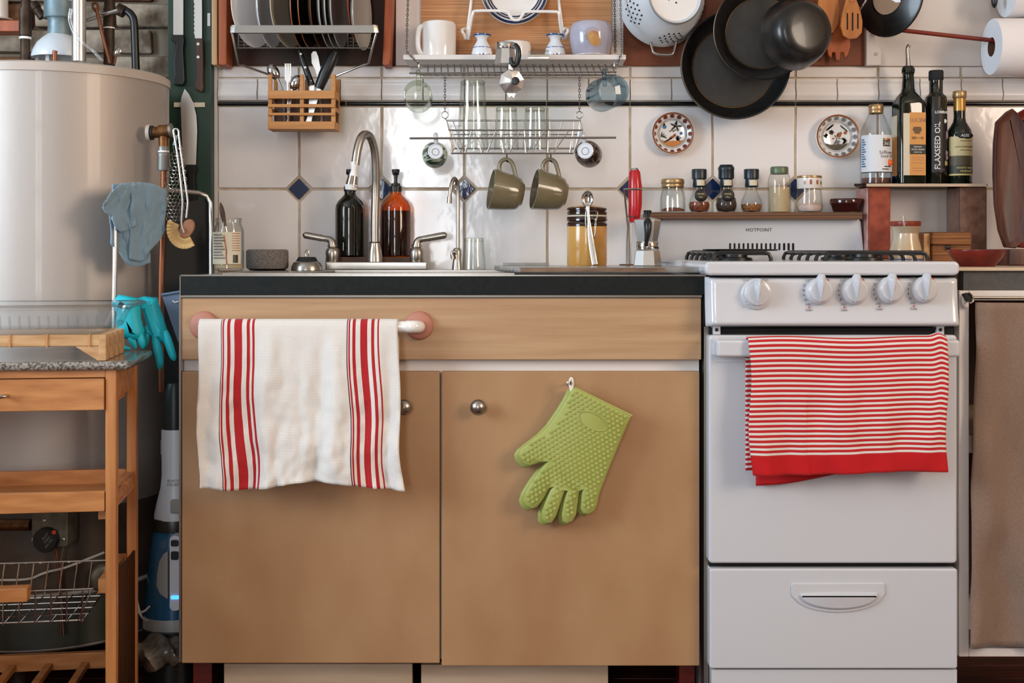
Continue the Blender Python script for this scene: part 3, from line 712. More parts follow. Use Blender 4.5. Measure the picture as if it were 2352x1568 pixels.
build('back_panel', B().box(xa, xb, -0.03, -0.02, .1, .85), 'panel_dark', rc)
build('curtain_rod', B().tube([(xa+.01, yr-.012, Z(683, yr)), (xb, yr-.012, Z(683, yr))], .003, 8), 'steel', rc)
def cur(u, v):
    px = 2240+(2640-2240)*u-(17*v if u < .5 else 0)*(1-u*2 if u < .5 else 0)+2*math.sin(v*9)*(1-u)
    py = 694+(1485-694)*v+18*u*v*math.sin(u*9)+6*u*(1-v)
    return Vector(W(px, py, yr-.018))+Vector((0, -.010*math.sin(u*17+v*1.2)*(.3+v)-.012*cr(u*5, v*4, 3), 0))
build('curtain', B().grid(60, 50, cur), 'cloth_brown', rc, thick=.002, label='brown cotton curtain')
q = thing('curtain_clip', 'small black and chrome clip on the white rail by the curtain', 'clip', W(2222, 685, yr-.02))
build('jaw', B().pprism([(2215, 675), (2226, 672), (2234, 682), (2230, 694), (2219, 690)], yr-.022, yr-.006), 'black_plastic', q, bev=.001)
build('ring', B().ptube([(2226, 672), (2234, 680), (2235, 692), (2228, 696)], yr-.024, 2, k=4), 'chrome', q)
build('cord_knot', B().ell(W(2213, 690, yr-.006), .006, .006, .012).ell(W(2218, 699, yr-.006), .006, .005, .008), 'white_paint', q)
rt = thing('side_countertop', 'dark grey counter with a pale thin edge at right of the stove', 'countertop', (X(2330, -.62), -.3, .87))
xe = X(2197, -.62)
build('slab', B().box(xe, xb, -.62, -.002, Z(622, -.62), Z(614.5, -.62)), 'wood_toe', rt, bev=.001)
build('apron', B().box(X(2213, -.61), xb, -.61, -.58, Z(667, -.61), Z(622, -.61)), 'counter_right', rt)
# ---------------------------------------------------------------- things on the counter
zs = zt+.004                                                  # top of the sink rim
def base(cx, y, z): return (X(cx, y), y, z)
def setz(b, z):                                               # drop a shape so that its lowest point rests at z
    lo = min(v[2] for v in b.v); b.v = [(v[0], v[1], v[2]-lo+z) for v in b.v]; return b
# jar with a label and a knife
y = -.36
j = thing('glass_jar', 'clear glass jar with a worn white label, left end of the counter', 'jar', base(525, y, zt))
build('jar_body', B().lp(525, y, [(0, 621), (30, 621), (35, 616), (35, 530), (31, 518), (28, 513), (30, 508), (30, 503), (28, 501), (27, 503), (27, 514), (33, 530), (33, 615), (0, 617)]), 'glass_clear', j)
build('label', band(525, y, 35, 533, 606, -1.45, 1.1, 22), 'label_cream', j)
build('contents', B().lp(525, y, [(0, 616), (32, 615), (32, 606), (0, 604)]), 'spice_tan', j)
for i in range(9): build('print_line', band(525, y, 35.3, 538+i*6.6, 541+i*6.6, -.95, -.2+.1*((i*7) % 3), 6, .0006), 'grey_print', j)
for i in range(8): build('print_line', band(525, y, 35.3, 536+i*5.5, 537.3+i*5.5, .45, 1.0, 5, .0006), 'rust_print', j)
build('barcode', band(525, y, 35.3, 585, 603, .5, .85, 5, .0006), 'dark_print', j)
build('branch_print', B().tube([Vector((X(525, y)+math.sin(a)*S(35.6, y), y-math.cos(a)*S(35.6, y), Z(p, y))) for a, p in ((-.05, 540), (.02, 556), (.1, 575), (.08, 590), (.14, 608))], .0014, 6, k=4), 'rust_print', j)
k = thing('butter_knife', 'dark-handled knife standing in the labelled jar', 'knife', W(520, 605, y))
build('handle', B().ptube([(506, 465), (509, 480), (513, 500), (518, 520)], y, 5, 8, k=4, rs=[1.5, 5, 6, 5, 3]), 'wood_handle', k)
build('blade', B().ptube([(517, 516), (527, 560), (536, 604)], y, 2.5, 6), 'steel', k)
# puck speaker
y = -.25
s = thing('smart_speaker', 'low round grey fabric speaker on the counter', 'speaker', base(614, y, zs))
build('fabric_body', setz(B().lp(614, y, [(0, 572), (42, 572), (46, 573.5), (48, 577), (48, 612), (46, 616)], 40), zs+.004), 'speaker_cloth', s)
build('foot', setz(B().lp(614, y, [(0, 616), (46, 616), (40, 621), (0, 621)], 40), zs), 'black_plastic', s)
# sink strainer lying upside down
s = thing('sink_strainer', 'small steel sink strainer with a rubber stopper on the sink rim', 'strainer', base(705, -.27, zs)); y = -.27
build('basket', B().lp(705, y, [(0, 600), (26, 600), (31, 603), (35, 612), (36, 620), (34, 622), (0, 622)], 36), 'steel', s)
build('stopper', B().lp(705, y, [(0, 590), (19, 590), (22, 594), (26, 602), (0, 603)], 32), 'black_rubber', s)
build('pull_ring', B().tube([W(705+4*math.cos(a), 582-9*math.sin(a), y) for a in [2*PI*i/14 for i in range(14)]], .0015, 6, True), 'steel', s)
for i in range(7): build('drain_hole', B().ld(685+i*6.7, 605.5, y-.030+abs(i-3)*.0035, [(0, .001), (1.7, .001), (1.7, -.002)], 8), 'black_gap', s)
# wooden soap tray and the two pump bottles
y = -.06
tr = build('soap_tray', B().box(X(748, -.1), X(948, -.1), -.105, -.015, zt, Z(590, -.06)), 'wood_ply', None, bev=.002)
tag(tr, 'low dark wooden stand behind the faucet carrying two pump bottles', 'stand')
def pump(cx, label, gm, full, pk):
    t_ = thing('soap_bottle', label, 'bottle', base(cx, y, Z(590, y)), 'brown pump bottles behind the faucet')
    sh = [(0, 590), (30, 590), (34, 586), (34, 480), (33, 472), (28, 462), (20, 454), (14, 448), (12.5, 442), (12.5, 437)]
    build('bottle_body', B().lp(cx, y, sh, 40), gm, t_)
    lq = [(0, 588), (30, 587), (32, 584), (32, full), (0, full)]
    build('liquid', B().lp(cx, y, lq, 32), 'soap_dark', t_)
    build('collar', B().lp(cx, y, [(0, 440), (14, 440), (14, 428), (11, 426), (10, 421), (0, 421)], 28), 'black_plastic', t_)
    build('stem', B().lp(cx, y, [(0, 422), (5, 422), (4, 414), (5, 403), (4, 400), (0, 400)], 16), 'black_plastic', t_)
    h = build('pump_head', B().lp(cx, y, [(0, 402), (7, 402), (9, 392), (9, 389), (0, 388)], 20), 'black_plastic', t_)
    build('nozzle', B().tube([W(cx, 394, y), W(cx+pk*6, 393, y-.03), W(cx+pk*6, 398, y-.036)], .0035, 8), 'black_plastic', h)
pump(804, 'olive-brown pump bottle behind the faucet, beneath its spout end', 'olive_glass_dark', 486, -1)
pump(909, 'amber glass pump bottle behind the faucet, right of its upright', 'glass_amber', 484, 0)
# kitchen faucet
y = -.14
f = thing('kitchen_faucet', 'tall brushed steel gooseneck faucet with two lever handles', 'faucet', base(863, y, zs))
build('deck_plate', B().box(X(748, -.165), X(981, -.165), -.165, -.115, zs, Z(601, -.165)), 'steel', f, bev=.003)
build('spout_base', B().lp(861, y, [(19, 604), (18, 590), (16, 575), (13, 565), (13, 558), (14, 557), (11, 555), (0, 555)], 28), 'nickel', f)
sp = build('spout', B().ptube([(861, 590, -.14), (861, 520, -.14), (863, 440, -.14), (864, 400, -.145), (861, 350, -.155), (852, 318, -.17), (840, 309, -.185), (829, 318, -.20), (821, 345, -.21), (816, 378, -.215)], -.16, 9.8, 16, k=6), 'nickel', f)
ya = -.215
ae = build('aerator', B().ptube([(815, 372), (814, 392)], ya, 12, 18, rs=[10, 12, 12, 8]).ptube([(814, 390), (811, 408)], ya, 9, 18, rs=[7, 11, 11]), 'porcelain', sp)
build('swivel_joint', B().ptube([(811, 404), (807, 428)], ya, 14, 20, rs=[12, 15, 17, 17, 15]), 'chrome', ae)
build('spray_ring', B().ptube([(807, 424), (806, 436)], ya, 14, 20, rs=[16, 15, 13]), 'porcelain', ae)
for sx, cx in ((-1, 764), (1, 957)):
    h = build('handle_base', B().lp(cx, y, [(14, 603), (16, 598), (16, 588), (17, 580), (15, 572), (10, 568), (12, 566), (12, 562), (9, 560), (0, 559)], 24), 'nickel', f)
    tip = (695 if sx < 0 else 1027)
    build('lever', B().ptube([(cx, 566), (cx-sx*0+sx*3, 554), (cx+sx*12, 549), (cx+sx*30, 546), (tip-sx*12, 541), (tip-sx*3, 540), (tip, 540)], y-.005, 8, 12, k=4, rs=[10, 9, 8, 7, 7.5, 8, 8, 5, 2]), 'nickel', h)
    build('lever_ring', B().ptube([(cx+sx*27, 546.5), (cx+sx*29, 546.2)], y-.005, 8.6, 14), 'nickel', h)
# drinking-water faucet
y = -.16
f = thing('filter_faucet', 'thin steel drinking-water faucet with a hooked neck', 'faucet', base(1050, y, zs))
build('valve_body', setz(B().lp(1050, y, [(0, 624), (12, 624), (11, 612), (9, 600), (10, 588), (9, 578), (6, 574), (0, 573)], 24), zs), 'nickel', f)
build('valve_lever', B().ptube([(1050, 582), (1044, 578), (1038, 582), (1040, 594)], y-.012, 4, 10, k=4), 'nickel', f)
build('neck', B().ptube([(1052, 580, -.16), (1052, 500, -.16), (1052, 445, -.16), (1050, 420, -.165), (1044, 410, -.175), (1038, 420, -.185), (1034, 440, -.19), (1032, 463, -.19)], y, 4.5, 12, k=6), 'nickel', f)
build('neck_tip', B().ptube([(1033, 452), (1032, 467)], -.19, 5.6, 14), 'nickel', f)
# inverted tumbler beside it
def tumbler(name, label, cx, y, top, bot, rt_, rb, m='glass_clear', z=None, group=None, inv=True, basepx=7):
    t_ = thing(name, label, 'glass', base(cx, y, Z(bot, y) if z is None else z), group)
    pr = [(0, top+basepx), (rt_-2, top+basepx), (rb-2.2, bot-1), (rb-1, bot), (rb, bot-1), (rt_, top+2), (rt_-2, top), (0, top)] if inv else [(0, bot-basepx), (rb-2, bot-basepx), (rt_-2.2, top+1), (rt_-1, top), (rt_, top+1), (rb, bot-2), (rb-2, bot), (0, bot)]
    b = B().lp(cx, y, pr, 32)
    if z is not None: setz(b, z)
    build('glass_wall', b, m, t_)
    build('thick_base', B().lp(cx, y, [(rt_-1, top+basepx+2), (rt_-.4, top+basepx-1), (rt_-.4, top+3), (rt_-1.4, top+1)] if inv else [(rb-1, bot-basepx-2), (rb-.4, bot-2), (rb-1.4, bot-1)], 32).map(lambda v: v+Vector((0, 0, (z-Z(bot, y)) if z is not None else 0))), 'glass_green', t_)
    return t_
tumbler('water_glass', 'upturned clear tumbler on the counter beside the thin faucet', 1088, -.14, 549, 622, 23, 28, z=zs)
# glass cutting board and slab
y = -.58
cbz = zs+.0115
b = B().prism([(X(1180, y), 0), (X(1527, y), 0), (X(1527, y)-.005, .009), (X(1185, y), .009)], 0, 1)
cb = B().add([(X(1190, -.58), -.585, zs), (X(1606, -.585), -.585, zs), (X(1500, -.2)+.03, -.2, zs), (X(1135, -.2), -.2, zs), (X(1190, -.585), -.585, cbz), (X(1606, -.585), -.585, cbz), (X(1500, -.2)+.03, -.2, cbz), (X(1135, -.2), -.2, cbz)],
             [(0, 1, 2, 3), (4, 5, 6, 7), (0, 1, 5, 4), (1, 2, 6, 5), (2, 3, 7, 6), (3, 0, 4, 7)])
cbo = thing('cutting_board', 'flat grey glossy cutting board on the counter beside the stove', 'cutting board', (X(1400, -.4), -.4, zs))
build('top_surface', cb.xf(Matrix.Translation((0, 0, .0))), 'board_grey', cbo, bev=.003)
build('front_edge', B().box(X(1196, -.588), X(1526, -.588), -.588, -.584, zs+.002, cbz-.001), 'board_edge', cbo)
th = build('thin_slab', B().box(X(1155, -.3), X(1261, -.3), -.3, -.22, cbz, cbz+.006), 'board_grey', None, bev=.001)
tag(th, 'thin narrow dark slab lying on the left of the cutting board', 'slab')
# stoneware canister with clip, and the spoon leaning on it
y = -.26
c = thing('stoneware_canister', 'tan stoneware canister with dark brown ringed lid and wire clip', 'canister', base(1348, y, cbz))
dz = cbz-Z(613, y)
def lift(b, d=dz): return b.map(lambda v: v+Vector((0, 0, d)))
build('jar_body', lift(B().lp(1348, y, [(0, 613), (44, 613), (46, 609), (46, 526), (45, 522), (0, 522)], 40)), 'stoneware_tan', c)
for i, (a, u, m) in enumerate(((525, 514, 'stoneware_brown'), (513, 501, 'stoneware_brown'))):
    build('neck_ring', lift(B().lp(1348, y, [(0, a), (44, a), (46.5, a-2), (46.5, u+3), (44, u), (0, u)], 40)), m, c)
build('rubber_seal', lift(B().lp(1348, y, [(45, 502), (46.5, 501), (46.5, 499), (45, 498)], 40)), 'label_cream', c)
ld_ = build('lid', lift(B().lp(1348, y, [(0, 498), (44, 498), (46, 496), (46, 492), (44, 490), (44, 488), (46, 486), (46, 483), (42, 480), (0, 480)], 40)), 'stoneware_brown', c)
build('lid_top', lift(B().lp(1348, y, [(0, 481), (38, 481), (33, 477.5), (20, 475.5), (0, 475)], 36)), 'stoneware_tan', ld_)
yw = y-.051
build('wire_clip', lift(B().ptube([(1346, 490), (1345, 503), (1346, 524), (1351, 524), (1352, 508), (1366, 508), (1369, 524), (1366, 545), (1361, 549), (1354, 545), (1351, 527)], yw, 1.6, 6, k=3).ptube([(1346, 490), (1371, 489), (1371, 506), (1366, 520)], yw, 1.5, 6, k=3)), 'steel_dull', c)
s = thing('table_spoon', 'steel spoon leaning bowl-up against the stoneware canister', 'spoon', base(1364, -.34, cbz))
def spoon(b, pts, y, bw, bh, tilt=0):
    return b
b = B(); p0 = W(1349, 457, -.32)
b.lathe([(0, 1), (.35, .93), (.7, .70), (.92, .35), (1, 0), (.9, -.05), (.85, .2), (.6, .55), (0, .80)], Matrix.Translation(p0) @ Matrix.Diagonal((S(14, -.32), .006, S(20, -.32), 1)) @ Matrix.Rotation(-PI/2, 4, 'X'), 24)
build('bowl', b, 'chrome', s)
build('handle', B().tube([W(1350, 474, -.322), W(1352, 500, -.325), W(1356, 540, -.33), (X(1366, -.34), -.345, cbz+.003)], S(5, -.33), 10, k=5, rs=[S(q, -.33) for q in (4, 2.6, 3, 5, 7, 7)], flat=.35), 'alu', s)
# milk frother on a wire stand
y = -.27
m_ = thing('milk_frother', 'red handheld milk frother held upright in a wire stand', 'frother', base(1446, y, cbz))
build('handle', B().ptube([(1457, 388), (1458, 396), (1459, 430), (1459, 470), (1457, 498), (1455, 511)], y, 14, 20, rs=[8, 12.5, 15.5, 16, 15, 13.5, 8.5]), 'red_plastic', m_)
build('button_cap', B().ptube([(1457, 386), (1457.4, 391)], y, 10, 18, rs=[7, 10]), 'alu', m_)
build('stand_wire', B().tube([W(1474, 434, y-.016), W(1450, 434, y-.018), W(1434, 434, y-.012), W(1436, 460, y), W(1442, 520, y+.004), W(1440, 560, y+.004), (X(1440, y), y, cbz)], .0022, 8).tube([W(1448, 470, y), (X(1449, y), y, cbz)], .0022, 8).tube([W(1443, 496, y-.004), W(1456, 498, y-.018), W(1470, 497, y-.004)], .0018, 6), 'steel', m_)
build('stand_foot', B().box(X(1424, y), X(1462, y), y-.03, y+.02, cbz, cbz+.003), 'wood_handle', m_)
# moka pot
def octo(b, cx, y, rings, n=8, rot=PI/8, dz=0.0): return b.lathe([(S(r, y), Z(p, y)+dz) for r, p in rings], Matrix.Translation((X(cx, y), y, 0)) @ Matrix.Rotation(rot, 4, 'Z'), n)
y = -.42; dz2 = cbz-Z(613.5, y)
mk = thing('moka_pot', 'aluminium stovetop coffee maker with black handle on the cutting board', 'coffee maker', base(1487, y, cbz))
build('boiler', octo(B(), 1487, y, [(0, 613), (33, 613.5), (34, 611), (29, 578), (26, 574), (0, 574)], dz=dz2), 'alu', mk, smooth=20)
build('waist_ring', lift(B().lp(1487, y, [(25, 576), (26, 573), (26, 559), (24, 556), (0, 556)], 32), dz2), 'chrome', mk)
build('upper_pot', octo(B(), 1487, y, [(0, 558), (24, 557), (32, 512), (32, 509), (30, 507), (0, 507)], dz=dz2), 'alu', mk, smooth=20)
ld_ = build('lid', octo(B(), 1487, y, [(33, 510), (32, 507), (8, 501), (0, 500)], dz=dz2), 'alu', mk, smooth=20)
build('lid_knob', lift(B().lp(1487, y, [(0, 502), (5, 502), (6, 497), (10, 487), (8, 485), (0, 485)], 16), dz2), 'black_plastic', ld_)
build('handle', lift(B().ptube([(1487, 507, y-.03), (1488, 515, y-.05), (1488, 535, y-.054), (1485, 555, y-.05), (1484, 567, y-.046)], y, 6, 12, k=4, rs=[6, 9, 8, 6, 4.5, 4]), dz2), 'black_plastic', mk)

# ---------------------------------------------------------------- spice shelf over the backguard
y = -.075; zsh = Z(487, -.13)
sh = build('spice_shelf', B().pbox(1490, 1981, 487, 503, -.13, -.001), 'wood_ply', None, bev=.001)
tag(sh, 'long dark plywood shelf resting on top of the stove backguard', 'shelf')
dzs = zsh-Z(486, y)
def jar(name, label, cx, prof_out, m='glass_clear', group='spice jars on the shelf above the stove'):
    t_ = thing(name, label, 'jar', base(cx, y, zsh), group)
    build('jar_body', lift(B().lp(cx, y, prof_out, 32), dzs), m, t_); return t_
def fill(t_, cx, pr, m): build('contents', lift(B().lp(cx, y, pr, 28), dzs), m, t_)
t_ = jar('spice_jar', 'squat glass jar of red chillies with a brass lid, left end of shelf', 1545, [(0, 486), (26, 486), (29, 483), (29, 455), (27, 440), (24, 432), (24, 424), (22, 424), (22, 432), (25, 442), (27, 456), (27, 482), (0, 483)])
fill(t_, 1545, [(0, 483), (26, 482), (26, 478), (15, 474), (0, 476)], 'spice_red')
build('lid', lift(B().lp(1545, y, [(25, 428), (26, 426), (25, 421), (26.5, 419), (26.5, 411), (25, 408.5), (0, 408)], 32), dzs), 'lid_gold', t_)
def grinder(cx, label, cont, hi, tall, oval):
    t_ = jar('spice_grinder', label, cx, [(0, 486), (16, 486), (20, 483), (24, 476), (25, 467), (22, 456), (17, 446), (14, 438), (13, 428), (0, 428)])
    fill(t_, cx, [(0, 484), (18, 482), (22, 475), (23, 467), (21, hi), (0, hi)], cont)
    build('collar', lift(B().lp(cx, y, [(14, 427), (15, 425), (14, 408), (0, 408)], 28), dzs), 'cap_navy', t_)
    build('neck_label', lift(band(cx, y, 15, 411, 424, -.5, .8, 8), dzs), 'label_cream', t_)
    pr = [(15, 409), (17, 408), (17.5, 388), (16.5, 386), (0, 386)] if not tall else [(15, 409), (18, 407), (18, 389), (19, 385), (18, 381), (16, 379), (15, 376), (0, 376)]
    build('cap', lift(B().lp(cx, y, pr, 28), dzs), 'cap_navy', t_)
    if oval:
        l_ = build('oval_label', lift(B().ld(cx+4, 446, y-.023, [(0, .004), (14, .002), (15, .001), (15, 0), (0, -.004)], 28), dzs), 'label_black', t_)
        for q, (w_, s_) in enumerate((('PEPPER', 5), ('MILL', 5))): flat_text(w_, S(s_, y), 'yellow_print', l_, cx+4, 443+q*7-dzs/S(1, y), y-.0275)
    return t_
grinder(1606, 'spice grinder holding red flakes, with a dark oval label', 'spice_red', 461, False, True)
grinder(1668, 'tallest spice grinder on the shelf, filled with black peppercorns', 'spice_black', 452, True, True)
grinder(1726, 'spice grinder holding brown seed, without an oval label', 'spice_brown', 466, False, False)
t_ = jar('spice_jar', 'tall square-shouldered jar of pale powder with a green lid', 1790, [(0, 486), (24, 486), (26, 483), (26, 410), (23, 400), (20, 394), (0, 394)])
fill(t_, 1790, [(0, 484), (23, 484), (23, 428), (10, 424), (0, 426)], 'spice_tan')
build('lid', lift(B().lp(1790, y, [(20, 397), (20.5, 394), (20.5, 383), (19, 380.5), (0, 380)], 32), dzs), 'lid_green', t_)
t_ = jar('spice_jar', 'round glass jar of pink salt with a white patterned lid', 1859, [(0, 486), (22, 486), (28, 482), (30, 474), (29, 450), (27, 436), (27, 430), (0, 430)])
fill(t_, 1859, [(0, 484), (22, 483), (27, 478), (28, 470), (10, 462), (0, 465)], 'spice_pink')
l_ = build('lid', lift(B().lp(1859, y, [(27, 431), (28.5, 429), (28, 406), (0, 406)], 32), dzs), 'white_ceramic', t_)
build('lid_rim', lift(B().lp(1859, y, [(28, 407), (28.5, 405), (28, 402), (26, 401), (0, 401)], 32), dzs), 'lid_gold', l_)
for q in (-.7, -.2, .35, .8): build('print_mark', lift(band(1859, y, 28.4, 410+6*abs(q), 422, q, q+.16, 3, .0006), dzs), 'rust_print' if q < .5 else 'green_print', l_)
bl = thing('sauce_bowl', 'small dark brown glazed bowl at right end of spice shelf', 'bowl', base(1944, y, zsh))
build('bowl_wall', lift(B().lp(1944, y, [(0, 484), (28, 484), (30, 482), (35, 467), (38, 465), (39, 458), (37, 454), (35, 454), (35, 460), (27, 479), (0, 480)], 36), dzs), 'bowl_dark', bl)

# ---------------------------------------------------------------- oils on the little shelf
zo = Z(423, -.12)
ol = thing('oil_shelf', 'narrow glass shelf resting on two upright bricks', 'shelf', (X(2116, -.1), -.1, zo))
build('glass_plate', B().add([(X(1966, -.16), -.145, zo-.006), (X(2268, -.145), -.145, zo-.006), (X(2262, -.01), -.01, zo-.006), (X(1976, -.01), -.01, zo-.006), (X(1966, -.16), -.145, zo), (X(2268, -.145), -.145, zo), (X(2262, -.01), -.01, zo), (X(1976, -.01), -.01, zo)], [(3, 2, 1, 0), (4, 5, 6, 7), (0, 1, 5, 4), (1, 2, 6, 5), (2, 3, 7, 6), (3, 0, 4, 7)]), 'glass_smoke', ol)
build('front_strip', B().box(X(1990, -.146), X(2266, -.146), -.148, -.1455, zo-.007, zo), 'wood_toe', ol)
zr = Z(614.5, -.62)
bk = thing('brick_post', 'upright red brick under the left end of the oil shelf', 'brick', (X(2015, -.1), -.08, zr))
build('brick_body', B().box(X(1996, -.125), X(2046, -.125), -.125, -.03, .9365, zo-.006), 'brick_red', bk, bev=.004)
build('mortar_crust', B().box(X(1996, -.125)-.004, X(1996, -.125)+.001, -.12, -.03, .945, zo-.008), 'brick_pale', bk, bev=.002)
bk = thing('brick_post', 'upright brown glazed brick under the right end of the oil shelf', 'brick', (X(2230, -.1), -.08, zr))
build('brick_body', B().box(X(2205, -.125), X(2268, -.125), -.125, -.03, zr, zo-.006), 'brick_glazed', bk, bev=.005)
yb_ = -.075; dzo = zo-Z(416, yb_)
def bottle(name, label, cx, prof, m, y=yb_):
    t_ = thing(name, label, 'bottle', base(cx, y, zo), 'bottles on the glass oil shelf'); build('bottle_body', setz(B().lp(cx, y, prof, 40), zo), m, t_); return t_
UP = zo-Z(416, yb_)
def wrap(nm, cx, r, p0, p1, a0, a1, m, par, off=.0004): return build(nm, lift(band(cx, yb_, r, p0, p1, a0, a1, 16, off), UP), m, par)
# safflower oil
o1 = bottle('oil_bottle', 'clear bottle of safflower oil with white label and gold cap', 2012, [(0, 416), (30, 416), (35, 412), (35, 300), (34, 292), (24, 268), (16, 252), (15, 246), (0, 246)], 'glass_clear')
build('oil', setz(B().lp(2012, yb_, [(0, 415), (31, 414), (33, 411), (33, 400), (0, 400)], 32), zo+.001), 'wood_dark', o1)
build('cap', lift(B().lp(2012, yb_, [(15, 252), (16.5, 250), (16, 245), (17, 243), (16.5, 233), (15, 231), (0, 230)], 32), UP), 'lid_gold', o1)
wrap('label', 2012, 35, 303, 388, -1.45, 1.45, 'label_white', o1)
sq = wrap('logo_square', 2012, 35.2, 316, 329, .16, .74, 'black_print', o1, .0009)
for i, m in enumerate(('green_print', 'yellow_print', 'orange_print', 'red_print', 'blue_print')): wrap('logo_stripe', 2012, 35.2, 311, 316, .16+.116*i, .16+.116*(i+1), m, o1, .0009)
def rt(body, size, m, par, cx, py, r, ang, **k): return round_text(body, S(size, yb_), m, par, cx, py, yb_, r, ang, up=UP, **k)
rt('365', 12, 'white_print', sq, 2012, 323, 36, .45, ext=.0003)
rt('Safflower', 10.5, 'grey_print', o1, 2012, 343, 35.4, .47); rt('Seed Oil', 10.5, 'grey_print', o1, 2012, 351.5, 35.4, .5)
build('flower_print', lift(B().ell((X(2012, yb_)+math.sin(.65)*S(35, yb_), yb_-math.cos(.65)*S(35, yb_), Z(366, yb_)), S(9, yb_), .003, S(8, yb_), 14, 8), UP), 'orange_print', o1)
wrap('print_line', 2012, 35.2, 374, 376, .25, .8, 'black_print', o1, .0009); wrap('print_line', 2012, 35.2, 380, 382, .1, .6, 'black_print', o1, .0009); wrap('print_line', 2012, 35.2, 387, 389.5, -1.4, 1.4, 'label_green', o1, .0009)
for i in range(12): wrap('print_line', 2012, 35.2, 312+i*5.5, 315+i*5.5, -1.35, -1.1+.07*(i % 3), 'blue_print', o1, .0009)
# olive oil with pourer: squarish shoulder bottle
def sqring(cx, y, hw, p, r=.35, n=6, rot=.35):
    o = []; h = S(hw, y)
    for q in range(4):
        for i in range(n+1):
            a = q*PI/2+PI/2*i/n; sx, sy = ((1, 1), (-1, 1), (-1, -1), (1, -1))[q]
            v = Vector((sx*h*(1-r)+h*r*math.cos(a), sy*h*(1-r)+h*r*math.sin(a)))
            o.append((X(cx, y)+v.x*math.cos(rot)-v.y*math.sin(rot), y+v.x*math.sin(rot)+v.y*math.cos(rot), Z(p, y)))
    return o
def sqbottle(cx, y, rows, rot):
    b = B(); vs = []; fs = []; m = None
    for hw, p, r in rows: ring = sqring(cx, y, hw, p, r, rot=rot); m = len(ring); vs += ring
    for j in range(len(rows)-1):
        for i in range(m): fs.append((j*m+i, j*m+(i+1) % m, (j+1)*m+(i+1) % m, (j+1)*m+i))
    fs += [tuple(range(m)), tuple(range((len(rows)-1)*m, len(rows)*m))]
    return b.add(vs, fs)
o2 = thing('oil_bottle', 'tall dark green olive oil bottle with orange label and steel pourer', 'bottle', base(2086, yb_, zo), 'bottles on the glass oil shelf')
ROT = .08
build('bottle_body', setz(sqbottle(2086, yb_, [(27, 416, .4), (30, 412, .35), (30, 232, .35), (29, 224, .5), (24, 212, .8), (17, 203, 1), (14.5, 195, 1), (12.5, 165, 1), (13, 160, 1), (15, 158, 1), (15, 150, 1), (12, 143, 1)], ROT), zo), 'green_glass_dark', o2)
build('pourer', lift(B().ptube([(2086, 145), (2085, 120), (2084, 102), (2088, 95)], yb_, 4, 12, k=3, rs=[6, 4.5, 4, 4, 4.5]), UP), 'steel', o2)
ux, uy = math.cos(ROT), math.sin(ROT); cc = Vector((X(2086, yb_), yb_, 0)); hw = S(30, yb_)
def sqpatch(a0, a1, p0, p1, m, nm, face=0, off=.0006):         # patch on a flat side of the square bottle; a in -1..1 across
    n = Vector((uy, -ux, 0)) if face == 0 else Vector((-ux, -uy, 0)); t2 = Vector((ux, uy, 0)) if face == 0 else Vector((uy, -ux, 0))
    b = B().grid(4, 4, lambda u, v: cc+n*(hw+off)+t2*hw*(a0+(a1-a0)*u)+Vector((0, 0, Z(p0+(p1-p0)*v, yb_)+UP))); return build(nm, b, m, o2, smooth=0)
def sqtext(body, size, m, a, p, face=0, **k):
    n = Vector((uy, -ux, 0)) if face == 0 else Vector((-ux, -uy, 0)); t2 = Vector((ux, uy, 0)) if face == 0 else Vector((uy, -ux, 0))
    b = textmesh(body, S(size, yb_), **k); return build('lettering', b.map(lambda v: cc+n*(hw+.0011+v.z)+t2*(hw*a+v.x)+Vector((0, 0, Z(p, yb_)+UP+v.y))), m, o2, smooth=0)
sqpatch(-.30, .95, 252, 395, 'label_orange', 'front_label', 0); sqpatch(-.80, -.25, 254, 395, 'label_cream', 'label_margin', 0, .0004)
sqpatch(-.75, .35, 257, 395, 'label_cream', 'side_label', 1); sqpatch(-.75, .35, 306, 395, 'label_orange', 'side_label', 1, .0009)
sqtext('LUCINI', 13, 'brown_print', .34, 270, sx=.9); sqpatch(-.30, .95, 325, 347, 'black_print', 'label_plaque', 0, .001)
sqtext('PREMIUM', 4.6, 'white_print', .32, 330.5); sqtext('EXTRA VIRGIN', 5.4, 'white_print', .33, 336.5, sx=.85); sqtext('OLIVE OIL', 4.2, 'white_print', .32, 342.5)
for i, (w_, p) in enumerate((('oooo', 286), ('ooooo', 290), ('oooo', 294), ('ooo', 298))): sqtext(w_, 8, 'label_green', .28, p, bold=.0003)
sqtext('\u00bb\u00bb\u2014\u00ab', 14, 'label_green', .3, 309, sx=.8)
for p in (354, 359, 366, 378, 384): sqpatch(-.2+.02*(p % 5), .8, p, p+1.4, 'rust_print', 'print_line', 0, .001)
# flaxseed oil
o3 = bottle('oil_bottle', 'slim black flaxseed oil bottle with tall white lettering', 2150, [(0, 416), (22, 416), (24, 413), (24, 216), (22, 212), (17, 208), (15, 203), (15, 175), (0, 175)], 'olive_glass_dark')
build('cap', lift(B().lp(2150, yb_, [(15, 176), (16.5, 174), (16.5, 156), (15, 153), (0, 153)], 32), UP), 'black_rubber', o3)
wrap('label', 2150, 24, 243, 388, -.75, 1.5, 'label_black', o3)
rt('FLAXSEED OIL', 17, 'white_print', o3, 2150, 327, 24.4, -.18, rot=PI/2, bold=.0002)
rt('LOMBARDI', 8.5, 'white_print', o3, 2150, 251, 24.4, .42, bold=.0002)
for q, (p, a) in enumerate(((271, .55), (303, .8), (344, .75), (354, .8))): build('flower_print', lift(B().ell((X(2150, yb_)+math.sin(a)*S(24, yb_), yb_-math.cos(a)*S(24, yb_), Z(p, yb_)), S(5, yb_), .0012, S((5, 10, 7, 7)[q], yb_), 10, 6), UP), 'white_print' if q == 0 else 'pink_print', o3)
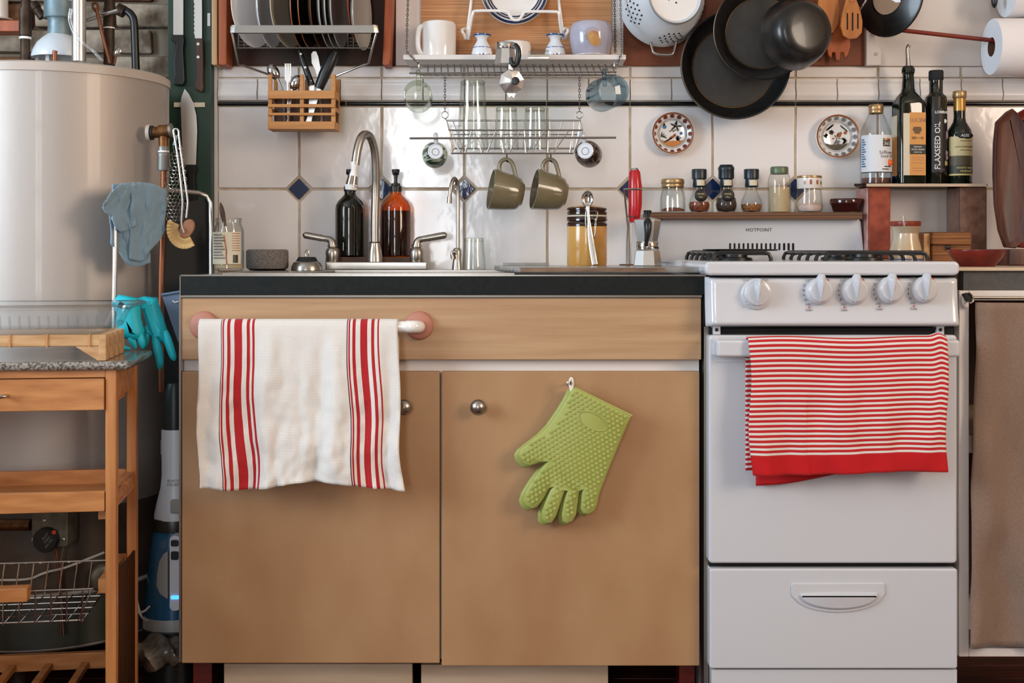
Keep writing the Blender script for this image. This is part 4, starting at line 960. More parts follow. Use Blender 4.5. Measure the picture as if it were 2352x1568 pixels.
wrap('badge', 2150, 24.2, 362, 372, .55, 1.3, 'label_vinegar', o3, .0009); rt('COLD PRESSED', 3.5, 'pink_print', o3, 2150, 381.5, 24.4, .05)
# vinegar
o4 = bottle('vinegar_bottle', 'short dark white-wine-vinegar bottle with cream label and foil neck', 2204, [(0, 416), (26, 416), (28, 412), (28, 300), (26, 290), (20, 280), (15, 272), (13, 262), (13, 215), (0, 215)], 'green_glass_dark')
build('neck_foil', lift(B().lp(2204, yb_, [(13.3, 246), (13.5, 244), (13.3, 218), (13, 216)], 28), UP), 'foil_gold', o4)
build('cap', lift(B().lp(2204, yb_, [(14, 217), (15.5, 215), (15.5, 202), (14, 200), (0, 199)], 28), UP), 'lid_gold', o4)
wrap('label', 2204, 28, 306, 350, -1.3, 1.3, 'label_vinegar', o4); wrap('label_hills', 2204, 28, 350, 372, -1.3, 1.3, 'label_hill', o4); wrap('label_foot', 2204, 28, 372, 391, -1.3, 1.3, 'label_green', o4); wrap('label_rim', 2204, 28.2, 391, 395, -1.3, 1.3, 'yellow_print', o4)
ov = build('brand_oval', lift(B().ell((X(2204, yb_)+math.sin(.12)*S(28, yb_), yb_-math.cos(.12)*S(27.4, yb_), Z(304.5, yb_)), S(18, yb_), .0022, S(7.5, yb_), 22, 8), UP), 'black_print', o4)
rt('ALESSI', 8.5, 'white_print', ov, 2204, 304.5, 30.6, .12, shear=.25, bold=.00015)
rt('ACETO DI VINO BIANCO', 4, 'dark_print', o4, 2204, 330, 28.5, .1); rt('WHITE WINE', 7, 'yellow_print', o4, 2204, 378, 28.5, .15, bold=.0001); rt('VINEGAR', 7, 'yellow_print', o4, 2204, 385.5, 28.5, .2, bold=.0001)
for p in (316, 337): wrap('print_line', 2204, 28.2, p, p+1, -.3, .7, 'dark_print', o4, .0008)
# things on the right-hand counter
y = -.22
pi_ = thing('cream_pitcher', 'small cream stoneware pitcher with a terracotta rim on right counter', 'pitcher', base(2080, y, zr)); dzp = zr-Z(608, y)
build('pitcher_body', B().lp(2080, y, [(0, 608), (36, 608), (38, 600), (38, 588), (34, 565), (29, 548), (28, 535), (31, 524), (33, 519), (31, 519), (27, 535), (0, 540)], 36).map(lambda v: v+Vector((0, 0, dzp))).map(lambda v: v+Vector((-.006*max(0, (v.z-Z(530, y))*40), -.03*max(0, (v.z-Z(535, y))*30), 0)) if v.y < y-.02 and v.z > Z(535, y) else v), 'pitcher_cream', pi_)
build('blue_foot', B().lp(2080, y, [(37.5, 606), (38.6, 601), (38.6, 594), (37.5, 592)], 36).map(lambda v: v+Vector((0, 0, dzp))), 'pitcher_blue', pi_)
build('terracotta_rim', B().lp(2080, y+.02, [(33, 518), (34, 514), (34, 509), (32, 507), (29, 508), (29, 518)], 32).map(lambda v: v+Vector((0, 0, dzp))), 'terracotta_red', pi_)
s = build('straw', B().ptube([(2078, 530), (2074, 495)], y-.02, 4, 10), 'glass_dish', None); tag(s, 'short clear straw standing in the cream pitcher', 'straw')
y = -.18
r_ = thing('woven_box', 'low brown woven bamboo box on the right counter behind the red bowl', 'box', base(2165, y, zr))
build('box_body', B().box(X(2128, y), X(2216, y), y-.04, y+.06, zr, Z(563, y)), 'mat_weave', r_, bev=.003)
build('box_lid', B().box(X(2126, y), X(2217, y), y-.045, y+.065, Z(563, y), Z(533, y)), 'mat_weave', r_, bev=.006)
build('side_panel', B().box(X(2112, y), X(2127, y), y-.03, y+.05, zr, Z(536, y)), 'wood_bamboo', r_, bev=.002)
build('catch', B().ell(W(2178, 568, y-.046), .006, .004, .006), 'black_plastic', r_)
y = -.45
bl = thing('red_bowl', 'wide dark red glazed bowl at the front of the right counter', 'bowl', base(2243, y, zr)); dzb = zr-Z(611, y)
build('bowl_wall', B().lp(2243, y, [(0, 611), (40, 611), (44, 604), (57, 590), (63, 576), (63, 573), (61, 572), (58, 578), (50, 592), (36, 602), (0, 604)], 40).map(lambda v: v+Vector((0, 0, dzb))), 'bowl_red', bl)
y = -.2
for q, (dx, m, lb) in enumerate(((0, 'wood_dark', 'dark wooden boat-shaped dish standing upright at the right edge, in front'), (30, 'wood_red', 'reddish wooden dish standing upright behind the dark one, right edge'))):
    t_ = thing('wooden_dish', lb, 'dish', base(2322+dx, y+.05*q, zr), 'upright wooden dishes')
    OUTL = [(2322+dx, 250), (2308+dx, 258), (2286+dx, 280), (2281+dx, 330), (2280+dx, 400), (2283+dx, 470), (2292+dx, 530), (2306+dx, 568), (2330+dx, 570), (2352+dx, 552), (2366+dx, 500), (2370+dx, 420), (2366+dx, 330), (2350+dx, 285), (2334+dx, 260)]
    z_lo = Z(570, y); P_ = [(a, c) for a, c in OUTL]
    build('dish_shell', puff(P_, y+.05*q, .018, ((.8, -.9), (.93, -.6), (1, 0), (.99, .5), (.95, .62), (.88, .45), (.7, .1), (.55, -.05))).map(lambda v: v+Vector((0, 0, 0))), m, t_, smooth=60)
bd = build('serving_board', B().box(X(2310, -.3), X(2310, -.3)+.2, -.32, -.05, zr, Z(572, -.3)), 'wood_dark', None, bev=.004); tag(bd, 'thick dark red wooden block under the upright wooden dishes at right edge', 'board')
# ---------------------------------------------------------------- hanging shelf, rack and basket
def chain(pts, ll, r):                                        # little oval links along a line
    b = B(); pts = [Vector(p) for p in pts]; segs = list(zip(pts, pts[1:])); tog = 0
    for a, c in segs:
        d = c-a; n = max(1, int(d.length/(ll*.72))); t_ = d.normalized()
        for i in range(n):
            p = a+d*((i+.5)/n); u = t_.cross(Vector((0, 1, 0))).normalized() if tog % 2 else t_.cross(Vector((1, .0, 0))).normalized()
            if u.length < .1: u = Vector((0, 1, 0))
            b.tube([p+t_*math.cos(q)*ll*.5+u*math.sin(q)*ll*.27 for q in [2*PI*k/8 for k in range(8)]], r, 4, True); tog += 1
    return b
yh = -.12; zw = Z(125, yh)
sh = build('white_shelf', B().add([(X(926, yh), yh, Z(137, yh)), (X(1438, yh), yh, Z(137, yh)), (X(1428, -.004), -.004, Z(137, yh)), (X(940, -.004), -.004, Z(137, yh)), (X(926, yh), yh, zw), (X(1438, yh), yh, zw), (X(1428, -.004), -.004, zw), (X(940, -.004), -.004, zw)],
    [(3, 2, 1, 0), (4, 5, 6, 7), (0, 1, 5, 4), (1, 2, 6, 5), (2, 3, 7, 6), (3, 0, 4, 7)]), 'white_paint', None, bev=.002)
tag(sh, 'white wooden shelf holding cups in front of the bamboo mat', 'shelf')
m_ = build('bamboo_mat', B().box(X(967, -.006), X(1404, -.006), -.008, -.0045, zw, zw+.42), 'bamboo_mat', None); tag(m_, 'tan slatted bamboo mat hung behind the white shelf', 'mat')
ym = -.065; DZ = zw-Z(121, ym)
def up(b, d=None): return b.map(lambda v: v+Vector((0, 0, DZ if d is None else d)))
# white mug, upside down
t_ = thing('white_mug', 'plain white mug upside down at left end of the white shelf', 'mug', base(1008, ym, zw), 'cups on the white shelf')
build('cup_wall', up(B().lp(1008, ym, [(0, 38), (30, 38), (37, 41), (40, 48), (39, 121), (37, 121), (37, 48), (0, 44)], 40)), 'white_ceramic', t_)
build('handle', up(B().ptube([(978, 48, ym-.01), (966, 50, ym-.018), (961, 62, ym-.022), (960, 90, ym-.022), (965, 108, ym-.018), (978, 114, ym-.01)], ym, 6, 10, k=5)), 'white_ceramic', t_)
def shaker(cx, lb):
    t_ = thing('bud_vase', lb, 'vase', base(cx, ym, zw), 'small blue-rimmed vases')
    build('vase_body', up(B().lp(cx, ym, [(0, 121), (22, 121), (24, 117), (24, 110), (21, 98), (14, 86), (11, 80), (13, 74), (19, 70), (19, 68), (12, 72), (0, 80)], 32)), 'blue_white_ceramic', t_)
    build('blue_lip', up(B().lp(cx, ym, [(18.5, 71), (21, 69.5), (21, 67.5), (18, 67), (16, 69)], 32)), 'ceramic_blue', t_)
    for q in range(8): build('leaf_print', up(band(cx, ym, 24, 114+1*(q % 2), 119, -1.2+q*.32, -1.05+q*.32, 3, .0005)), 'ceramic_blue' if q % 3 else 'red_print', t_)
    build('print_line', up(band(cx, ym, 21.3, 97.5, 99, -1.3, 1.3, 12, .0003)), 'ceramic_blue', t_)
shaker(1107, 'small white vase with blue lip, between the white mug and upturned cup'); shaker(1275, 'small white vase with blue lip, left of the lavender pot')
t_ = thing('white_cup', 'low white cup upside down in the middle of the white shelf', 'cup', base(1183, ym, zw), 'cups on the white shelf')
build('cup_wall', up(B().lp(1183, ym, [(0, 84), (30, 84), (35, 87), (37, 96), (36, 121), (34, 121), (34, 92), (0, 90)], 36)), 'white_ceramic', t_)
t_ = thing('lavender_pot', 'lavender ceramic pot with a stubby wooden handle on the white shelf', 'pot', base(1357, ym, zw))
build('pot_body', up(B().lp(1357, ym, [(0, 117), (40, 117), (44, 110), (48, 85), (49, 70), (47, 52), (44, 44), (38, 40), (0, 39)], 40)), 'lavender_ceramic', t_)
build('handle', B().tube([W(1358, 76, ym-.035), W(1367, 94, ym-.085)], S(13, ym), 20, rs=[S(14, ym), S(13, ym), S(13, ym), S(12, ym)]), 'wood_light', t_)
build('handle_socket', B().tube([W(1357, 74, ym-.03), W(1359, 80, ym-.055)], S(16, ym), 20), 'lavender_ceramic', t_)
build('saucer', up(B().lp(1357, ym, [(0, 121), (36, 121), (44, 117.5), (44, 116.5), (0, 118)], 40)), 'white_ceramic', t_)
# white wire plate stand and its plate
ps = thing('plate_stand', 'white wire easel holding a plate on the white shelf', 'plate stand', base(1183, -.05, zw))
yp = -.05
for sx in (-1, 1):
    c = 1183
    build('side_wire', B().ptube([(c+sx*92, -60, -.03), (c+sx*108, 60, -.05), (c+sx*113, 88, -.05), (c+sx*118, 78, -.06), (c+sx*122, 70, -.06), (c+sx*114, 66, -.055), (c+sx*108, 75, -.05)], yp, 3.6, 8, k=4), 'porcelain', ps)
build('front_wire', B().ptube([(1076, 90, -.05), (1080, 60, -.075), (1086, 32, -.09), (1096, 25, -.09), (1160, 26, -.09), (1170, 34, -.09), (1177, 44, -.09), (1184, 46, -.09), (1194, 44, -.09), (1202, 32, -.09), (1212, 27, -.09), (1275, 27, -.09), (1284, 32, -.09), (1286, 50, -.08), (1292, 90, -.05)], yp, 3.4, 8, k=4), 'porcelain', ps)
t_ = thing('blue_rim_plate', 'white plate with navy blue rim rings propped in the wire stand', 'plate', W(1182, 55, -.06)); yp = -.06
build('plate_body', B().ld(1182, -22, yp, [(0, 0), (48, 0), (56, .004), (77, .014), (78, .012), (57, -.002), (0, -.003)], 56, rx=.12), 'white_ceramic', t_)
for a, c, d in ((70, 76, .0128), (58, 60.5, .0062), (63, 66, .0088)): build('rim_ring', B().ld(1182, -22, yp, [(a, d-.001), (a, d-.0002), (c, d+.0022), (c, d+.001)], 56, rx=.12), 'navy_print', t_)
# wire rack under the shelf
wr = thing('wire_rack', 'steel wire rack hanging on chains under the white shelf', 'rack', W(1190, 160, -.13))
build('rod', B().tube([W(962, 150, -.11), W(1440, 153, -.11)], .0024, 8), 'wire', wr); build('rod', B().tube([W(940, 168, -.16), W(1416, 165, -.16)], .0024, 8), 'wire', wr); build('rod', B().tube([W(965, 172, -.06), W(1410, 172, -.06)], .0018, 6), 'wire', wr)
f0 = None
for i in range(29):
    px = 982+i*15.1; p = W(px, 150.5, -.11)
    if f0 is None:
        f0 = build('wire_fin', B().ptube([(px, 148, -.108), (px+1, 152, -.113), (px+1.5, 168, -.158), (px+1.5, 173, -.158), (px-9, 174, -.06)], -.11, 1.7, 6), 'wire', wr); fl0 = Vector(f0.location)+wloc(wr); p0 = p
    else: share(f0, 'wire_fin', wr, fl0+(p-p0))
for pts in ([W(938, -20, -.115), W(935, 60, -.13), W(934, 118, -.13), W(964, 148, -.112)], [W(1424, -20, -.115), W(1427, 60, -.13), W(1428, 120, -.13), W(1415, 152, -.112)], [W(1411, -20, -.03), W(1413, 120, -.03)]): build('chain', chain(pts, .0085, .0011), 'wire', wr)
for cx in (965, 1414): build('hook', B().ptube([(cx, 142), (cx-3, 150), (cx, 157), (cx+4, 152)], -.112, 2, 6, k=4), 'wire', wr)
# basket
bs = thing('wire_basket', 'steel wire basket hanging below the wire rack, holding upturned glasses', 'basket', W(1180, 352, -.13))
fy, by = -.19, -.07
top = [W(1031, 299, fy), W(1338, 299, fy), W(1333, 277, by), W(1026, 277, by)]; bot = [W(1037, 352, fy), W(1316, 352, fy), W(1322, 341, by), W(1045, 341, by)]
build('top_rim', B().tube(top, .0022, 8, True), 'wire', bs); build('bottom_rim', B().tube(bot, .0022, 8, True), 'wire', bs)
for i in range(11):
    t2 = (i+.5)/11; dx = .07 if i % 2 else -.05
    a = top[0].lerp(top[1], min(1, max(0, t2+dx*.5))); c = bot[0].lerp(bot[1], t2-dx*.4); d = bot[3].lerp(bot[2], t2-dx*.4); e = top[3].lerp(top[2], t2)
    build('wire', B().tube([a, c], .0016, 6), 'wire', bs); build('wire', B().tube([d, e], .0014, 6), 'wire', bs); build('wire', B().tube([c, d], .0014, 6), 'wire', bs)
for a, c in ((0, 3), (1, 2)):
    for t2 in (0, .33, .66, 1): build('wire', B().tube([top[a].lerp(top[c], t2), bot[a].lerp(bot[c], t2)], .0016, 6), 'wire', bs)
build('mid_wire', B().tube([top[3].lerp(bot[3], .5), top[2].lerp(bot[2], .5)], .0014, 6), 'wire', bs)
build('mug_rod', B().tube([W(941, 317.5, -.205), W(1415, 316, -.205)], .0026, 8), 'wire', bs)
for cx, t2 in ((1022, 0), (1331, 1)):
    build('ring', B().tube([W(cx+7.5*math.cos(q), 264+8*math.sin(q), by) for q in [2*PI*i/16 for i in range(16)]], .0011, 6, True), 'wire', bs)
    build('chain', chain([W(cx, 172, -.08), W(cx, 256, by)], .0095, .0008), 'wire', bs)
    build('hanger', B().tube([W(cx, 272, by), (top[3] if not t2 else top[2])], .0014, 6), 'wire', bs)
for cx in (1164, 1265): build('mug_hook', B().ptube([(cx, 350, -.13), (cx, 358, -.13), (cx+1, 366, -.14), (cx+2, 372, -.15), (cx-1, 368, -.155)], -.14, 1.6, 6, k=4), 'iron', bs)
def inbasket(cx, t, bq, r0, r1, lb, y=-.13): return tumbler('drinking_glass', lb, cx, y, t, bq, r0, r1, group='upturned glasses in the wire basket')
inbasket(1086, 186, 344, 28, 37, 'tall upturned clear glass at left of the wire basket')
inbasket(1163, 247, 344, 24, 29, 'short upturned clear glass in the middle of the wire basket', -.125); inbasket(1229, 247, 344, 23, 29, 'short upturned clear glass at right of the wire basket', -.125)
# cups and mugs hanging
def hung_cup(name, lb, cx, cy, r, rf, m, mf, hx, ty, ylev, dep, grp, footm=True, n=40, glassy=False, rz=.05, rx=-.1):
    t_ = thing(name, lb, 'mug' if glassy else 'cup', W(cx, cy, ylev), grp)
    if glassy: pr = [(0, dep*.9), (r*.86, dep*.9), (r*.94, -.01), (r*.96, -.012), (r, -.01), (r*.95, dep*.97), (r*.85, dep), (0, dep)]
    else: pr = [(0, dep), (rf*.95, dep), (rf, dep-.002), (rf, dep-.006), (r*.85, dep*.62), (r*.98, dep*.3), (r, 0), (r*.99, -.012), (r*.94, -.012), (r*.9, 0), (0, dep*.5)]
    build('cup_wall', B().ld(cx, cy, ylev, pr, n, rx, rz), m, t_)
    if not glassy:
        f_ = build('foot', B().ld(cx+2, cy+1, ylev, [(rf*.98, dep-.006), (rf*1.02, dep+.001), (rf*.9, dep+.0024), (rf*.84, dep+.0012), (0, dep+.0010)], n, rx, rz), mf, t_)
        build('stamp', B().ld(cx+2, cy+2, ylev, [(rf*.42, dep-.002), (rf*.42, dep+.0016), (rf*.5, dep+.0016), (rf*.5, dep-.002)], 24, rx, rz), 'grey_print', f_)
    build('handle', B().ptube([(hx+1, cy-r*.55, ylev-dep*.55), (hx, ty+10, ylev-dep*.72), (hx-1, ty+2, ylev-dep*.45), (hx, ty, ylev-dep*.2), (hx, ty+6, ylev+.0), (hx+1, cy-r*.9, ylev-.0)], ylev, 5, 10, k=5), mf, t_)
hung_cup('espresso_cup', 'small green leaf-patterned cup hanging base outward from the rod', 999, 356, 29, 17, 'cup_green', 'blue_white_ceramic', 1001, 309, -.155, .052, 'small cups on the mug rod')
hung_cup('espresso_cup', 'small dark brown patterned cup hanging base outward from the rod', 1352, 354, 30, 18, 'cup_brown', 'blue_white_ceramic', 1341, 308, -.155, .052, 'small cups on the mug rod', rz=-.25)
hung_cup('glass_mug', 'clear greenish glass mug hanging from left of the wire rack', 961, 226, 33, 20, 'glass_green', 'glass_green', 961, 164, -.13, .085, 'glass mugs on the wire rack', glassy=True, rx=0)
hung_cup('glass_mug', 'blue-tinted glass mug hanging from right of the wire rack', 1384, 218, 38, 24, 'glass_blue', 'glass_blue', 1388, 162, -.13, .085, 'glass mugs on the wire rack', glassy=True, rz=.25, rx=0)
def olive(dx, lb):
    y = -.15; t_ = thing('olive_mug', lb, 'mug', W(1158+dx, 475, y), 'olive mugs under the basket')
    c = W(1127+dx, 434, y); d = Vector((1, .16, -.17)).normalized(); q = d.to_track_quat('Z', 'Y').to_matrix().to_4x4(); s_ = lambda v: S(v, y)
    build('cup_wall', B().lathe([(s_(46), 0), (s_(47.5), s_(1)), (s_(47), s_(4)), (s_(43), s_(35)), (s_(39), s_(58)), (s_(36), s_(66)), (s_(27), s_(72)), (s_(26), s_(75)), (0, s_(75)), (0, s_(66)), (s_(33), s_(64)), (s_(44), s_(4)), (s_(44.5), s_(0)), (s_(46), 0)], Matrix.Translation(c) @ q, 44), 'olive_ceramic', t_)
    build('handle', B().ptube([(1148+dx, 398), (1147+dx, 382), (1152+dx, 370), (1164+dx, 366), (1175+dx, 373), (1181+dx, 390), (1186+dx, 412)], y, 5, 12, k=5), 'olive_ceramic', t_)
olive(0, 'olive stoneware mug hanging under the basket, nearer the thin faucet'); olive(100, 'olive stoneware mug hanging under the basket, nearer the red frother')
# dismantled moka pot on the rack
y = -.19
mk = thing('hanging_moka_pot', 'upper half of an aluminium coffee maker hooked on the wire rack', 'coffee maker', W(1165, 190, y))
build('pot', B().lathe([(S(r, y), Z(p, y)) for r, p in ((0, 100), (21, 99), (23, 101), (23, 110), (22, 112), (27, 148), (0, 149))], Matrix.Translation((X(1161, y), y, 0)) @ Matrix.Rotation(PI/8, 4, 'Z'), 8), 'alu', mk, smooth=20)
build('collar', B().lp(1161, y, [(0, 98.5), (22.5, 98.5), (23.5, 100), (23.5, 112), (22, 113)], 32), 'chrome', mk)
build('handle', B().ptube([(1183, 102, y-.03), (1190, 112, y-.035), (1191, 128, y-.036), (1187, 145, y-.034), (1180, 150, y-.034), (1174, 140, y-.034), (1174, 132, y-.034)], y, 6, 10, k=4, rs=[5, 6, 6.5, 6, 6, 5, 4]), 'black_plastic', mk)
l_ = build('lid', B().lathe([(0, .010), (S(8, y), .009), (S(29, y), .001), (S(29, y), -.001), (0, 0)], Matrix.Translation(W(1175, 188, y-.02)) @ Euler((.15, 0, .15)).to_matrix().to_4x4() @ Matrix.Rotation(PI/2, 4, 'X') @ Matrix.Rotation(.2, 4, 'Z'), 8), 'alu', mk, smooth=15)
build('spout', B().pprism([(1164, 214), (1185, 214), (1180, 225), (1175, 220), (1169, 224)], y-.024, y-.018), 'alu', l_)
build('lid_knob', B().ld(1184, 187, y-.03, [(0, .014), (8, .013), (9.5, .010), (8, .002), (5, 0), (5, -.01)], 20), 'black_plastic', l_)
build('hinge', B().pbox(1168, 1178, 148, 162, y-.02, y-.012), 'alu', mk)
t_ = thing('rack_glass', 'small smoky glass lying on the wire rack beside the hooked coffee maker', 'glass', W(1240, 150, -.11))
build('glass_wall', B().lathe([(0, 0), (.017, 0), (.020, .05), (.0185, .05), (.015, .004), (0, .004)], Matrix.Translation(W(1212, 134, -.15)) @ Matrix.Rotation(PI/2, 4, 'Y'), 24), 'glass_clear', t_)

# ---------------------------------------------------------------- colander and pans on the brown board
cl = thing('colander', 'white enamel colander with round holes hanging left of the pans', 'colander', W(1521, 100, -.07)); y = -.05; rzc, rxc = .26, .02
PR = [(101, 0), (103, .002), (103, .005), (98, .012), (93, .04), (82, .068), (66, .085), (64, .090), (64, .096), (61, .098), (56, .090), (0, .088)]
build('bowl', B().ld(1517, 5, y, PR+[(0, .084), (60, .080), (78, .064), (92, .036), (98, .004), (101, 0)], 64, rxc, rzc), 'white_enamel', cl)
mm = Matrix.Translation(W(1517, 5, y)) @ Euler((rxc, 0, rzc)).to_matrix().to_4x4() @ Matrix.Rotation(PI/2, 4, 'X'); b = B()
def hole(th, r, h, slope):
    p = mm @ Vector((S(r, y)*math.cos(th), S(r, y)*math.sin(th), h)); n = (mm.to_3x3() @ Vector((math.cos(th)*math.cos(slope), math.sin(th)*math.cos(slope), math.sin(slope)))).normalized()
    b.lathe([(0, .0008), (S(2.3, y), .0008), (S(2.3, y), -.001)], Matrix.Translation(p) @ n.to_track_quat('Z', 'Y').to_matrix().to_4x4(), 8)
for c5 in range(5):
    th0 = -PI/2+.1+c5*2*PI/5
    for i in range(-2, 3):
        for k in range(5-abs(i)):
            a_ = (k-(4-abs(i))/2)*.15; t2 = .46+i*.19; h_ = .022+.054*t2; r_ = next(a0+(a1-a0)*(h_-h0)/(h1-h0) for (a0, h0), (a1, h1) in zip(PR[3:], PR[4:]) if h0 <= h_ <= h1)
            hole(th0+a_, r_, h_, .35+.5*t2)
for i in range(10): hole(i*2*PI/10, 30, .088, PI/2)
for i in range(5): hole(i*2*PI/5, 16, .088, PI/2)
build('drain_holes', b, 'black_gap', cl, kind='stuff'); build('rim_band', B().ld(1517, 5, y, [(60, .0955), (63, .0985), (64.5, .0965)], 64, rxc, rzc), 'grey_print', cl)
build('handle', B().ptube([(1481, 86, -.06), (1492, 92, -.065), (1497, 108, -.07), (1503, 122, -.075), (1525, 126, -.075), (1544, 124, -.075), (1550, 110, -.07), (1554, 92, -.065), (1566, 88, -.06)], y, 3.2, 10, k=4), 'wire', cl)
def pan(name, lb, cx, cy, r, rf, y, h, rx, rz, hand):
    t_ = thing(name, lb, 'pan', W(cx, cy, y), 'pans hanging on the brown board')
    build('pan_wall', B().ld(cx, cy, y, [(0, 0), (rf, 0), (rf*1.06, .004), (r*.97, h), (r, h+.001), (r, h-.004), (rf*1.1, -.002), (rf*1.02, -.005), (0, -.005)], 72, rx, rz), 'pan_black', t_)
    build('cooking_surface', B().ld(cx, cy, y, [(0, .0012), (rf*.97, .0012), (rf, .0006)], 64, rx, rz), 'pan_inside', t_)
    build('wear_ring', B().ld(cx, cy, y, [(rf*.985, .0008), (rf*1.0, .0016), (rf*1.02, .0018)], 64, rx, rz), 'pan_edge', t_)
    build('handle', B().tube([W(cx+hand[0]*.92, cy-r*.96, y-h*.8), W(cx+hand[0], cy-r*1.25, y-h-.01), W(cx+hand[0]*1.2, cy-r*2.1, y-.03), W(cx+hand[0]*1.3, cy-r*2.5, y-.02)], S(11, y), 10, k=4, flat=.6), 'black_plastic', t_)
pan('frying_pan', 'largest black frying pan, lowest of the hanging pans', 1684, 154, 124, 92, -.045, .045, .02, -.06, (-10, 0))
pan('frying_pan', 'middle-sized black frying pan overlapping the largest one', 1748, 76, 113, 80, -.11, .042, .02, -.06, (0, 0))
t_ = thing('saucepan', 'small black saucepan hanging base outward in front of the frying pans', 'pan', W(1825, 82, -.19), 'pans hanging on the brown board'); y = -.19
build('pan_wall', B().ld(1822, 80, y, [(0, -.004), (74, -.004), (80, -.006), (82, -.004), (81, .0), (79, .015), (75, .035), (69, .052), (62, .061), (53, .066), (40, .0685), (0, .07)], 64, -.05, .30), 'pan_black', t_)
build('handle', B().tube([W(1822, 0, y), W(1815, -60, y), W(1812, -140, y+.06)], S(10, y), 10), 'black_plastic', t_)
# wooden utensils
def slot_head(name, lb, poly, m, slots, y, hand, n=0):
    t_ = thing(name, lb, 'utensil', W(poly[0][0], poly[0][1], y), 'wooden kitchen utensils by the pans')
    build('head', B().pprism(poly, y-.004, y+.004), m, t_, bev=.0025)
    for s_ in slots: build('slot', B().pprism(s_, y-.0046, y), 'black_gap', t_)
    build('handle', B().tube([W(q[0], q[1], y) for q in hand], S(11, y), 10, flat=.5), m, t_)
slot_head('wooden_spoon', 'wide pale wooden spoon hanging nearest the saucepan', [(1880, -10), (1925, -10), (1930, 20), (1926, 55), (1915, 75), (1900, 80), (1885, 70), (1876, 40)], 'wood_utensil', [], -.05, [(1905, 0), (1900, -140)])
slot_head('wooden_fork', 'orange wooden fork with notched end hanging lowest of the utensils', [(1903, 60), (1935, 58), (1950, 78), (1954, 105), (1948, 126), (1940, 134), (1937, 120), (1931, 120), (1929, 138), (1920, 138), (1918, 120), (1912, 120), (1910, 134), (1902, 126), (1898, 100)], 'wood_utensil_red', [], -.035, [(1918, 70), (1912, -140)])
slot_head('slotted_spatula', 'wooden spatula with three slots hanging in front of the fork', [(1944, -5), (1966, -5), (1976, 20), (1982, 50), (1980, 75), (1968, 88), (1950, 90), (1936, 82), (1930, 60), (1934, 30)], 'wood_utensil', [[(1945, 30), (1948, 30), (1948, 68), (1945, 68)], [(1957, 29), (1960, 29), (1960, 70), (1957, 70)], [(1969, 31), (1972, 31), (1972, 66), (1969, 66)]], -.075, [(1955, 5), (1955, -140)])
# pot lid, paper towels, bracket
t_ = thing('pot_lid', 'dark pot lid with a glass centre hanging beside the wooden utensils', 'lid', W(2038, 80, -.1)); y = -.1
build('rim', B().ld(2042, -8, y, [(42, .008), (88, .002), (92, 0), (93, -.003), (90, -.005), (42, .004)], 56, .0, -.95), 'pan_black', t_)
build('glass_centre', B().ld(2042, -8, y, [(0, .020), (25, .016), (44, .008)], 40, .0, -.95), 'glass_smoke', t_)
build('wire_handle', B().ptube([(1975, 22, -.12), (1985, 8, -.13), (1998, -12, -.13), (2030, -30, -.12)], y, 2.4, 8, k=4), 'chrome', t_)
ph = thing('towel_holder', 'white bracket and dark red wooden rod holding the paper towels', 'holder', W(2006, 150, -.02))
build('bracket', B().pprism([(1990, 40), (2012, 40), (2010, 90), (2024, 118), (2024, 150), (1990, 150)], -.022, -.003), 'white_paint', ph, bev=.002)
build('screw', B().ld(2013, 124, -.022, [(0, .002), (4, .002), (4, 0)], 14), 'steel_dull', ph)
build('rod', B().tube([W(2056, 68, -.09), W(2290, 94, -.11), W(2560, 100, -.11)], S(5, -.1), 10), 'wood_red', ph)
build('arm', B().tube([W(2008, 60, -.02), W(2056, 68, -.09)], S(5, -.06), 8), 'wood_red', ph)
def roll(lb, px, py, y, r, ln, hole_r):
    t_ = thing('paper_roll', lb, 'paper towel', W(px, py, y), 'paper towel rolls'); m = Matrix.Translation(W(px, py, y)) @ Matrix.Rotation(PI/2, 4, 'Y')
    build('paper', B().lathe([(r*.97, 0), (r, .003), (r, ln-.003), (r*.97, ln), (hole_r, ln)], m, 48), 'paper', t_)
    build('end_face', B().lathe([(hole_r, .0), (r*.5, -.0006), (r*.975, .0)], m, 48), 'paper_end', t_)
    build('core', B().lathe([(hole_r, 0), (hole_r, ln)], m, 24), 'cardboard', t_)
roll('white paper towel roll on the dark red rod', 2277, 108, -.11, S(65, -.11), .25, S(22, -.11))
roll('second white paper towel roll above the rod, at top right corner', 2312, -28, -.09, S(68, -.09), .22, S(20, -.09))
k_ = build('rod_knob', B().ell(W(2284, -2, -.1), .008, .008, .022), 'black_plastic', None); tag(k_, 'black oval knob beside the upper paper towel roll', 'knob')
